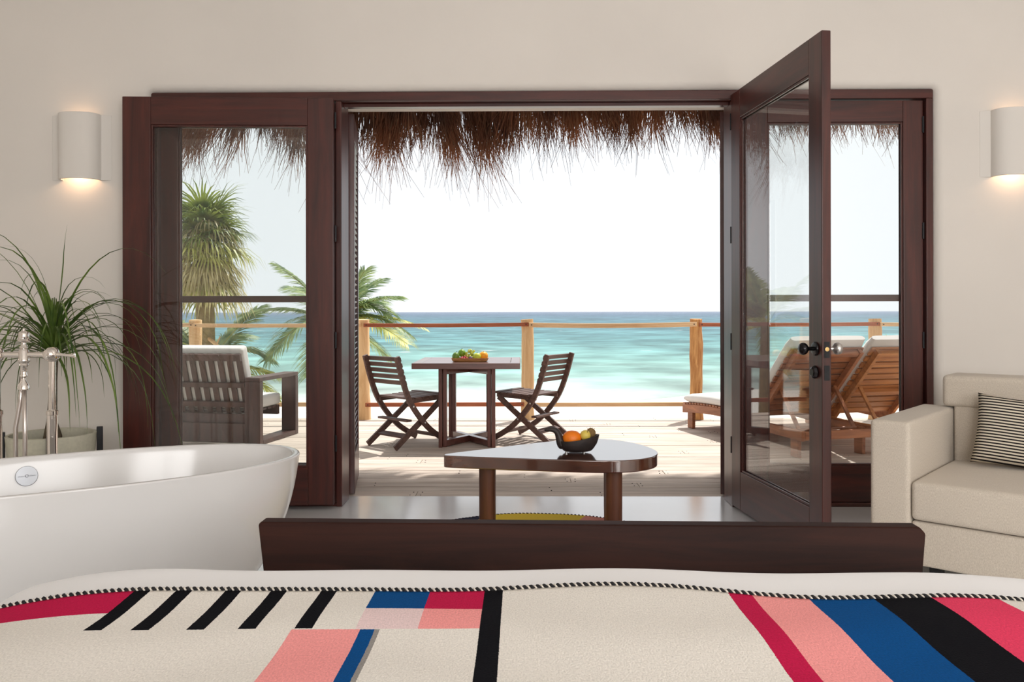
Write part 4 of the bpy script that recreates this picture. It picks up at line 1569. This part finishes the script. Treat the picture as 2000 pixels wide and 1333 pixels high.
# ---- rug
def rug_mat():
    m, nt, b = new_mat('woven_rug')
    tc = node(nt, 'ShaderNodeTexCoord')
    sep = node(nt, 'ShaderNodeSeparateXYZ')
    nt.links.new(tc.outputs['Object'], sep.inputs[0])
    mr = node(nt, 'ShaderNodeMapRange')
    mr.inputs['From Min'].default_value = -1
    mr.inputs['From Max'].default_value = 1
    # the colour fields slant across the rug
    ma = node(nt, 'ShaderNodeMath', operation='MULTIPLY_ADD')
    nt.links.new(sep.outputs['Y'], ma.inputs[0])
    ma.inputs[1].default_value = -.45
    nt.links.new(sep.outputs['X'], ma.inputs[2])
    nt.links.new(ma.outputs[0], mr.inputs['Value'])
    rp = node(nt, 'ShaderNodeValToRGB')
    rp.color_ramp.interpolation = 'CONSTANT'
    e = rp.color_ramp.elements
    e[0].position, e[0].color = 0, lin(52, 54, 72)
    e[1].position, e[1].color = .17, lin(236, 204, 70)
    for p, c in ((.455, lin(226, 150, 132)), (.60, lin(60, 52, 78)), (.8, lin(200, 60, 90))):
        x = e.new(p)
        x.color = c
    nt.links.new(mr.outputs['Result'], rp.inputs['Fac'])
    n = node(nt, 'ShaderNodeTexNoise')
    n.inputs['Scale'].default_value = 160
    nt.links.new(tc.outputs['Object'], n.inputs['Vector'])
    bp = node(nt, 'ShaderNodeBump')
    bp.inputs['Strength'].default_value = .4
    bp.inputs['Distance'].default_value = .004
    nt.links.new(n.outputs['Fac'], bp.inputs['Height'])
    nt.links.new(bp.outputs['Normal'], b.inputs['Normal'])
    nt.links.new(rp.outputs['Color'], b.inputs['Base Color'])
    b.inputs['Roughness'].default_value = .95
    b.inputs['Specular IOR Level'].default_value = .1
    return m


RGX, RGY, RGR = .07, 3.80, .885
mb = MB()
out = []
for k in range(90):
    a = 2 * PI * k / 90
    rr = RGR * (1 + .008 * math.sin(5 * a) + .006 * math.sin(11 * a + 1))
    out.append((rr * math.cos(a), rr * math.sin(a)))
rug = mb.prism(out, .001, .010).build('round_rug', rug_mat(), bevel=.003)
rug.location = (RGX, RGY, 0)
tag(rug, 'round woven rug in mustard, pink and navy under the coffee table', 'rug')
st = MB()
for k in range(260):
    a = 2 * PI * k / 260
    rr = RGR * (1 + .008 * math.sin(5 * a) + .006 * math.sin(11 * a + 1))
    d = Vector((math.cos(a), math.sin(a), 0))
    t = Vector((-math.sin(a), math.cos(a), 0))
    st.bar(d * (rr - .010) + t * -.004 + Vector((0, 0, .0115)), d * (rr + .006) + t * .004 + Vector((0, 0, .009)), .007, .005)
tag(st.build('edge_stitching', plain('navy_yarn', lin(56, 50, 64), .9), rug), kind='stuff')

# ---- coffee table
ct = empty('coffee_table', (0, 4.2, .011), 0, 'freeform walnut coffee table with thick top on round legs', 'table')
ctl = [(-.398, 4.115), (-.36, 4.085), (-.1, 4.03), (.15, 3.985), (.33, 3.958), (.46, 3.955), (.57, 3.99), (.655, 4.065), (.695, 4.165), (.70, 4.26), (.665, 4.40), (.605, 4.515), (.53, 4.595), (.44, 4.635), (.34, 4.63), (.22, 4.585), (.02, 4.455), (-.18, 4.305), (-.37, 4.165)]
pts = []
n = len(ctl)
for i in range(n):
    p0, p1, p2, p3 = [Vector(ctl[(i + k) % n]) for k in (-1, 0, 1, 2)]
    for k in range(5):
        t = k / 5
        q = .5 * ((2 * p1) + (p2 - p0) * t + (2 * p0 - 5 * p1 + 4 * p2 - p3) * t * t + (3 * p1 - p0 - 3 * p2 + p3) * t ** 3)
        pts.append((q.x, q.y - 4.2))
MB().prism(pts, .378, .440).build('tabletop', M['walnut'], ct, bevel=.006, seg=3, auto=40)
for (x, y_) in ((-.182, 4.19), (.466, 4.14), (.490, 4.46)):
    MB().lathe([(.040, 0), (.041, .003), (.043, .1), (.0435, .377)], 28, 'z', (x, y_ - 4.2, 0)).build('leg', M['walnut_v'], ct, smooth=True, auto=40)

# bird-shaped bowl
bw = empty('bird_bowl', (.262, 4.19, .451), 0, 'charcoal wooden bird-shaped bowl with a bent neck on the coffee table', 'bowl')
sec = []
# body: oval hull with a pointed tail on the right
NB = 40
prof = [(.58, 0.006), (.74, .010), (.86, .022), (.95, .045), (.99, .068), (1.0, .088)]
inner = [(.92, .088), (.86, .060), (.70, .032), (.3, .022)]


def hull(k, z, lift=True):
    pts = []
    for i in range(NB):
        t = 2 * PI * i / NB
        c_, s_ = math.cos(t), math.sin(t)
        x = .098 * k * c_ + .022
        y_ = .068 * k * s_ * (1 - .18 * c_)
        rise = 0
        u = (c_ + 1) / 2
        rise = z * (.70 + .36 * u ** 1.6) if z > .03 else z
        pts.append((x + (.016 * u * (z / .088) if z > .03 else 0), y_, rise))
    return pts


rings = [hull(k, z) for k, z in prof + inner]
vs_ = sum(rings, [])
fs_ = [tuple(range(NB))[::-1], tuple((len(rings) - 1) * NB + k for k in range(NB))]
for i in range(len(rings) - 1):
    for k in range(NB):
        fs_.append((i * NB + k, i * NB + (k + 1) % NB, (i + 1) * NB + (k + 1) % NB, (i + 1) * NB + k))
MB().add(vs_, fs_).build('bowl_body', M['bowl'], bw, smooth=True, auto=55)


def neck():
    mb = MB()
    path = [(-.045, .026), (-.062, .042), (-.069, .066), (-.075, .092), (-.086, .112), (-.105, .119), (-.130, .119), (-.150, .114)]
    ws = [.040, .040, .034, .027, .022, .018, .014, .006]
    hs = [.026, .026, .022, .019, .0175, .015, .012, .007]
    vs_ = []
    n = len(path)
    S = 12
    for i, (x, z) in enumerate(path):
        a, b_ = path[max(i - 1, 0)], path[min(i + 1, n - 1)]
        t = Vector((b_[0] - a[0], 0, b_[1] - a[1])).normalized()
        nn = Vector((-t.z, 0, t.x))
        for k in range(S):
            an = 2 * PI * k / S
            vs_.append(Vector((x, 0, z)) + Vector((0, 1, 0)) * ws[i] * math.cos(an) + nn * hs[i] * math.sin(an))
    fs_ = [tuple(range(S)), tuple((n - 1) * S + k for k in range(S))[::-1]]
    for i in range(n - 1):
        for k in range(S):
            fs_.append((i * S + k, i * S + (k + 1) % S, (i + 1) * S + (k + 1) % S, (i + 1) * S + k))
    return mb.add(vs_, fs_)


neck().build('neck', M['bowl'], bw, smooth=True, sub=1)
for (x, y_) in ((-.035, -.022), (.055, -.022), (-.035, .022), (.055, .022)):
    MB().lathe([(.005, 0), (.006, .009)], 10, 'z', (x, y_, 0)).build('foot', M['steel_dot'], bw, smooth=True, auto=40)
BX, BY, BZ = .262, 4.19, .451
fruit('orange', M['orange'], (BX - .006, BY - .002, BZ + .072), .0455, 'large bright orange in the bird-shaped bowl', dimple=.05, sx=1.12, sy=1.0, sz=.93, stem=False)
fruit('lemon', M['lemon'], (BX + .062, BY - .016, BZ + .090), .0275, 'small pale yellow citrus between the orange and kiwi', dimple=.04, rot=(R(35), R(25), 0), stem_h=.12)
fruit('kiwi', M['kiwi'], (BX + .092, BY + .022, BZ + .093), .0265, 'brown kiwi at the tail end of the bowl', dimple=.03, sz=1.15, rot=(0, R(20), 0), stem=False)

# ---- beige sofa at right (angled towards the room)
SO = Vector((1.665, 3.50, 0))
sa = R(-41)                          # local x runs along the seat front, local y towards the back
sf = empty('sofa', SO, sa, 'oatmeal linen sofa with square arms at right', 'sofa')
SL, AW = 1.35, .165
Dp = .93


def sbox(name, x0, x1, y0, y1, z0, z1, rad=.02, puff=0.0, parent=sf):
    return bm_obj(name, soft_box(x0, x1, y0, y1, z0, z1, rad, 4, puff), M['sofa'], parent, smooth=True, auto=60)


sbox('arm', -AW, 0, 0, Dp - .12, .085, .70, .022)
sbox('arm', SL, SL + AW, 0, Dp - .12, .085, .70, .022)
sbox('base', .002, SL - .002, .018, Dp - .2, .085, .275, .014)
sbox('backrest', -.045, SL + .045, Dp - .235, Dp, .705, .862, .03)
sbox('back_panel', .004, SL - .004, Dp - .22, Dp - .01, .10, .72, .02)
for k in range(4):
    x = (.05, SL - .1)[k % 2]
    y_ = (.1, Dp - .2)[k // 2]
    MB().box(x, x + .05, y_, y_ + .05, 0, .087).build('foot', M['black'], sf, bevel=.003)
# seat cushion lies loose on the base
o = bm_obj('sofa_cushion', soft_box(.004, SL - .004, .0, Dp - .235, .282, .446, .024, 5, .012), M['sofa'], None, smooth=True, auto=60)
o.matrix_world = Matrix.Translation(SO) @ Matrix.Rotation(sa, 4, 'Z')
tag(o, 'long oatmeal linen seat cushion lying in the sofa', 'cushion')


def stripe_mat():
    m, nt, b = new_mat('black_cream_stripe')
    tc = node(nt, 'ShaderNodeTexCoord')
    w = node(nt, 'ShaderNodeTexWave')
    w.wave_type = 'BANDS'
    w.bands_direction = 'Z'
    w.inputs['Scale'].default_value = 23
    w.inputs['Distortion'].default_value = .15
    nt.links.new(tc.outputs['Object'], w.inputs['Vector'])
    r = node(nt, 'ShaderNodeValToRGB')
    r.color_ramp.elements[0].position = .42
    r.color_ramp.elements[1].position = .52
    r.color_ramp.elements[0].color = lin(40, 37, 38)
    r.color_ramp.elements[1].color = lin(216, 206, 188)
    nt.links.new(w.outputs['Fac'], r.inputs['Fac'])
    nt.links.new(r.outputs['Color'], b.inputs['Base Color'])
    b.inputs['Roughness'].default_value = .9
    b.inputs['Specular IOR Level'].default_value = .1
    return m


def pillow(w, h, t):
    N = 20
    mb = MB()
    vs_ = []
    for side in (1, -1):
        for j in range(N + 1):
            for i in range(N + 1):
                u, v = i / N * 2 - 1, j / N * 2 - 1
                k = (max(0, 1 - u ** 4) * max(0, 1 - v ** 4)) ** .55
                pin = 1 - .07 * (1 - abs(u) ** 2) * abs(v) ** 3
                pin2 = 1 - .07 * (1 - abs(v) ** 2) * abs(u) ** 3
                vs_.append((u * w / 2 * pin2, side * t / 2 * k, v * h / 2 * pin))
    M_ = (N + 1) ** 2
    fs_ = []
    for s in range(2):
        for j in range(N):
            for i in range(N):
                a = s * M_ + j * (N + 1) + i
                fs_.append((a, a + 1, a + N + 2, a + N + 1))
    o = mb.add(vs_, fs_)
    return o


o = pillow(.38, .33, .13).build('throw_pillow', stripe_mat(), smooth=True)
bm = bmesh.new()
bm.from_mesh(o.data)
bmesh.ops.remove_doubles(bm, verts=bm.verts, dist=.0005)
bmesh.ops.recalc_face_normals(bm, faces=bm.faces)
bm.to_mesh(o.data)
bm.free()
o.matrix_world = Matrix.Translation(SO) @ Matrix.Rotation(sa, 4, 'Z') @ Matrix.Translation((.312, Dp - .335, .615)) @ Matrix.Rotation(R(8), 4, 'Z') @ Matrix.Rotation(R(-14), 4, 'X') @ Matrix.Rotation(R(5), 4, 'Y')
tag(o, 'black and cream striped throw pillow on the sofa', 'pillow')

# ---- bed
bed = empty('bed_frame', (.174, 2.19, 0), R(-1.4), 'dark wooden bed frame with slanted footboard in the foreground', 'bed')
# slanted footboard: trapezoid, wider at the top, leaning out to the sea
topz, botz = .603, .16
lean = .14
wt, wb = .901, .80
t = .05
vs_ = []
for yy in (0, t):
    vs_ += [(-wb, -lean + yy, botz), (wb, -lean + yy, botz), (wt, yy, topz - .018), (wt - .016, yy, topz), (-wt + .006, yy, topz), (-wt, yy, topz - .008)]
fs_ = [(5, 4, 3, 2, 1, 0), (6, 7, 8, 9, 10, 11)] + [(k, (k + 1) % 6, 6 + (k + 1) % 6, 6 + k) for k in range(6)]
MB().add(vs_, fs_).build('footboard', M['foot'], bed, bevel=.005)
for s in (-1, 1):
    MB().box(s * .83 - .02, s * .83 + .02, -2.15, -.10, .17, .32).build('side_rail', M['foot'], bed, bevel=.004)
    MB().box(s * .80 - .04, s * .80 + .04, -.17, -.09, 0, .17).build('leg', M['foot'], bed, bevel=.004)
    MB().box(s * .80 - .04, s * .80 + .04, -2.14, -2.06, 0, .17).build('leg', M['foot'], bed, bevel=.004)
MB().box(-.81, .81, -2.10, -.12, .20, .25).build('slat_base', M['foot'], bed)
o = bm_obj('mattress', soft_box(-.60, .98, .12, 1.98, .253, .475, .05, 4, 0), M['sheet'], None)
tag(o, 'white mattress under the duvet on the bed', 'mattress')


def bed_z(x, y):
    z = .608
    # soft falling sides
    if x < -.72:
        z -= .30 * (x + .72) ** 2 + 3.2 * max(0, -x - 1.08) ** 2
    if x > .85:
        z -= .24 * (x - .85) ** 2 + 2.4 * max(0, x - 1.22) ** 2
    z += .0035 * math.sin(x * 5.1 + .8) + .0022 * math.sin(x * 11 + y * 3) + .002 * math.sin(y * 9 + x * 2.2)
    return z


def duvet():
    mb = MB()
    NX, NY = 90, 50
    vs_ = []
    x0, x1, y0 = -1.28, 1.56, .14
    ye = 1.84
    top = []
    for j in range(NY + 1):
        for i in range(NX + 1):
            x = x0 + (x1 - x0) * i / NX
            v = j / NY
            if v < .7:
                y_ = y0 + (ye - .06 - y0) * v / .7
                z = bed_z(x, y_)
            else:
                a = (v - .7) / .3
                if a < .5:
                    an = a / .5 * PI / 2
                    y_ = ye - .06 + .06 * math.sin(an)
                    z = bed_z(x, ye - .06) - .06 * (1 - math.cos(an))
                else:
                    y_ = ye + .01 * math.sin(x * 14)
                    z = bed_z(x, ye - .06) - .06 - (a - .5) / .5 * .28
            vs_.append((x, y_ + .010 * math.sin(x * 7.3) * v ** 6, max(z, .09 + .01 * v)))
    fs_ = []
    for j in range(NY):
        for i in range(NX):
            a = j * (NX + 1) + i
            fs_.append((a, a + 1, a + NX + 2, a + NX + 1))
    o = mb.add(vs_, fs_).build('duvet', M['sheet'], smooth=True)
    md = o.modifiers.new('thick', 'SOLIDIFY')
    md.thickness = .018
    md.offset = -1 if o.data.polygons[0].normal.z > 0 else 1
    return tag(o, 'white duvet spread over the bed, showing beyond the blanket', 'duvet')


duvet()


def blanket_mat():
    m, nt, b = new_mat('geometric_wool_blanket')
    uv = node(nt, 'ShaderNodeUVMap')
    uv.uv_map = 'cloth'
    sep = node(nt, 'ShaderNodeSeparateXYZ')
    nt.links.new(uv.outputs[0], sep.inputs[0])
    n0 = node(nt, 'ShaderNodeTexNoise')
    n0.inputs['Scale'].default_value = 260
    n0.inputs['Detail'].default_value = 3
    nt.links.new(uv.outputs[0], n0.inputs['Vector'])

    def jit(out, amt):
        ma = node(nt, 'ShaderNodeMath', operation='MULTIPLY_ADD')
        nt.links.new(n0.outputs['Fac'], ma.inputs[0])
        ma.inputs[1].default_value = amt
        nt.links.new(out, ma.inputs[2])
        mb_ = node(nt, 'ShaderNodeMath', operation='SUBTRACT')
        nt.links.new(ma.outputs[0], mb_.inputs[0])
        mb_.inputs[1].default_value = amt / 2
        return mb_.outputs[0]

    X = jit(sep.outputs['X'], .003)
    Y = jit(sep.outputs['Y'], .003)

    def within(s, a, c):
        g1 = node(nt, 'ShaderNodeMath', operation='GREATER_THAN')
        nt.links.new(s, g1.inputs[0])
        g1.inputs[1].default_value = a
        g2 = node(nt, 'ShaderNodeMath', operation='LESS_THAN')
        nt.links.new(s, g2.inputs[0])
        g2.inputs[1].default_value = c
        mm = node(nt, 'ShaderNodeMath', operation='MULTIPLY')
        nt.links.new(g1.outputs[0], mm.inputs[0])
        nt.links.new(g2.outputs[0], mm.inputs[1])
        return mm.outputs[0]

    cream, crim, salmon, blue, black, pale, grey, rose = (lin(228, 223, 215), lin(190, 28, 74), lin(240, 156, 154), lin(8, 74, 134), lin(15, 15, 20), lin(228, 204, 204), lin(146, 142, 138), lin(226, 66, 100))
    rects = [(-1.5, -.775, 1.523, 1.7, crim)]
    for a in (-.783, -.700, -.602, -.510, -.408):
        rects.append((a, a + .032, 1.436, 1.7, black))
    rects += [(-.298, -.187, 1.528, 1.7, blue), (-.298, -.187, 1.434, 1.528, pale), (-.187, -.077, 1.528, 1.7, crim), (-.187, -.077, 1.434, 1.528, salmon),
              (-.077, -.040, 0, 1.7, black), (-.412, -.289, .6, 1.432, salmon), (-.289, -.263, .6, 1.432, blue), (-.263, -.254, .6, 1.432, grey),
              (.410, .457, 0, 1.7, crim), (.457, .568, 0, 1.7, salmon), (.568, .694, 0, 1.7, blue), (.694, .806, 0, 1.7, black), (.806, .938, 0, 1.7, rose)]
    cur = None
    for (a, c, d, e, colr) in rects:
        w1, w2 = within(X, a, c), within(Y, d, e)
        mm = node(nt, 'ShaderNodeMath', operation='MULTIPLY')
        nt.links.new(w1, mm.inputs[0])
        nt.links.new(w2, mm.inputs[1])
        mx = node(nt, 'ShaderNodeMix', data_type='RGBA')
        nt.links.new(mm.outputs[0], mx.inputs[0])
        if cur is None:
            mx.inputs[6].default_value = cream
        else:
            nt.links.new(cur, mx.inputs[6])
        mx.inputs[7].default_value = colr
        cur = mx.outputs[2]
    # woollen fuzz
    n = node(nt, 'ShaderNodeTexNoise')
    n.inputs['Scale'].default_value = 330
    n.inputs['Detail'].default_value = 4
    mp = node(nt, 'ShaderNodeMapping')
    mp.inputs['Scale'].default_value = (1, .6, 1)
    nt.links.new(uv.outputs[0], mp.inputs['Vector'])
    nt.links.new(mp.outputs[0], n.inputs['Vector'])
    mr = node(nt, 'ShaderNodeMapRange')
    mr.inputs['From Min'].default_value = .3
    mr.inputs['From Max'].default_value = .7
    mr.inputs['To Min'].default_value = .86
    mr.inputs['To Max'].default_value = 1.12
    nt.links.new(n.outputs['Fac'], mr.inputs['Value'])
    mu = node(nt, 'ShaderNodeMix', data_type='RGBA', blend_type='MULTIPLY')
    mu.inputs[0].default_value = 1
    nt.links.new(cur, mu.inputs[6])
    nt.links.new(mr.outputs['Result'], mu.inputs[7])
    nt.links.new(mu.outputs[2], b.inputs['Base Color'])
    b.inputs['Roughness'].default_value = .95
    b.inputs['Specular IOR Level'].default_value = .08
    bp = node(nt, 'ShaderNodeBump')
    bp.inputs['Strength'].default_value = .5
    bp.inputs['Distance'].default_value = .003
    nt.links.new(n.outputs['Fac'], bp.inputs['Height'])
    nt.links.new(bp.outputs['Normal'], b.inputs['Normal'])
    return m


def edge_y(x):
    return 1.632 + .009 * math.sin(x * 3.1 + 1.9) + .004 * math.sin(x * 8.3) + (-.03 * max(0, x - .3) if x > .3 else 0) * .9


def blanket_z(x, y):
    return bed_z(x, y) + .008 + .0022 * math.sin(x * 9 + y * 4) + .0018 * math.sin(y * 23 + math.sin(x * 6) * 1.5)


def blanket():
    NX, NY = 150, 80
    x0, x1, y0 = -1.24, 1.50, .45
    vs_, uvs = [], []
    for j in range(NY + 1):
        for i in range(NX + 1):
            x = x0 + (x1 - x0) * i / NX
            v = j / NY
            y_ = y0 + (edge_y(x) - y0) * v
            vs_.append((x, y_, blanket_z(x, y_)))
            uvs.append((x, y0 + (1.634 - y0) * v))
    fs_ = []
    for j in range(NY):
        for i in range(NX):
            a = j * (NX + 1) + i
            fs_.append((a, a + 1, a + NX + 2, a + NX + 1))
    me = bpy.data.meshes.new('wool_blanket')
    me.from_pydata(vs_, [], fs_)
    ul = me.uv_layers.new(name='cloth')
    for lp in me.loops:
        ul.data[lp.index].uv = uvs[lp.vertex_index]
    me.materials.append(blanket_mat())
    me.polygons.foreach_set('use_smooth', [True] * len(me.polygons))
    o = bpy.data.objects.new('wool_blanket', me)
    col.objects.link(o)
    md = o.modifiers.new('thick', 'SOLIDIFY')
    md.thickness = .006
    md.offset = -1
    tag(o, 'cream wool blanket with pink, blue and black geometric stripes on the bed', 'blanket')
    # two-tone braided edging
    for ph, mt, nm, yr in ((0, plain('black_yarn', lin(24, 23, 26), .95), 'edge_braid', .0033), (PI, plain('cream_yarn', lin(206, 198, 186), .95), 'edge_braid', .0020)):
        pts = []
        N = 2600
        for k in range(N + 1):
            x = x0 + (x1 - x0) * k / N
            a = x * 460 + ph
            y_ = edge_y(x)
            pts.append((x, y_ + .0028 * math.cos(a), blanket_z(x, y_) + .0005 + .0028 * math.sin(a)))
        MB().tube(pts, yr, 5).build(nm, mt, o, smooth=True)
    return o


blanket()
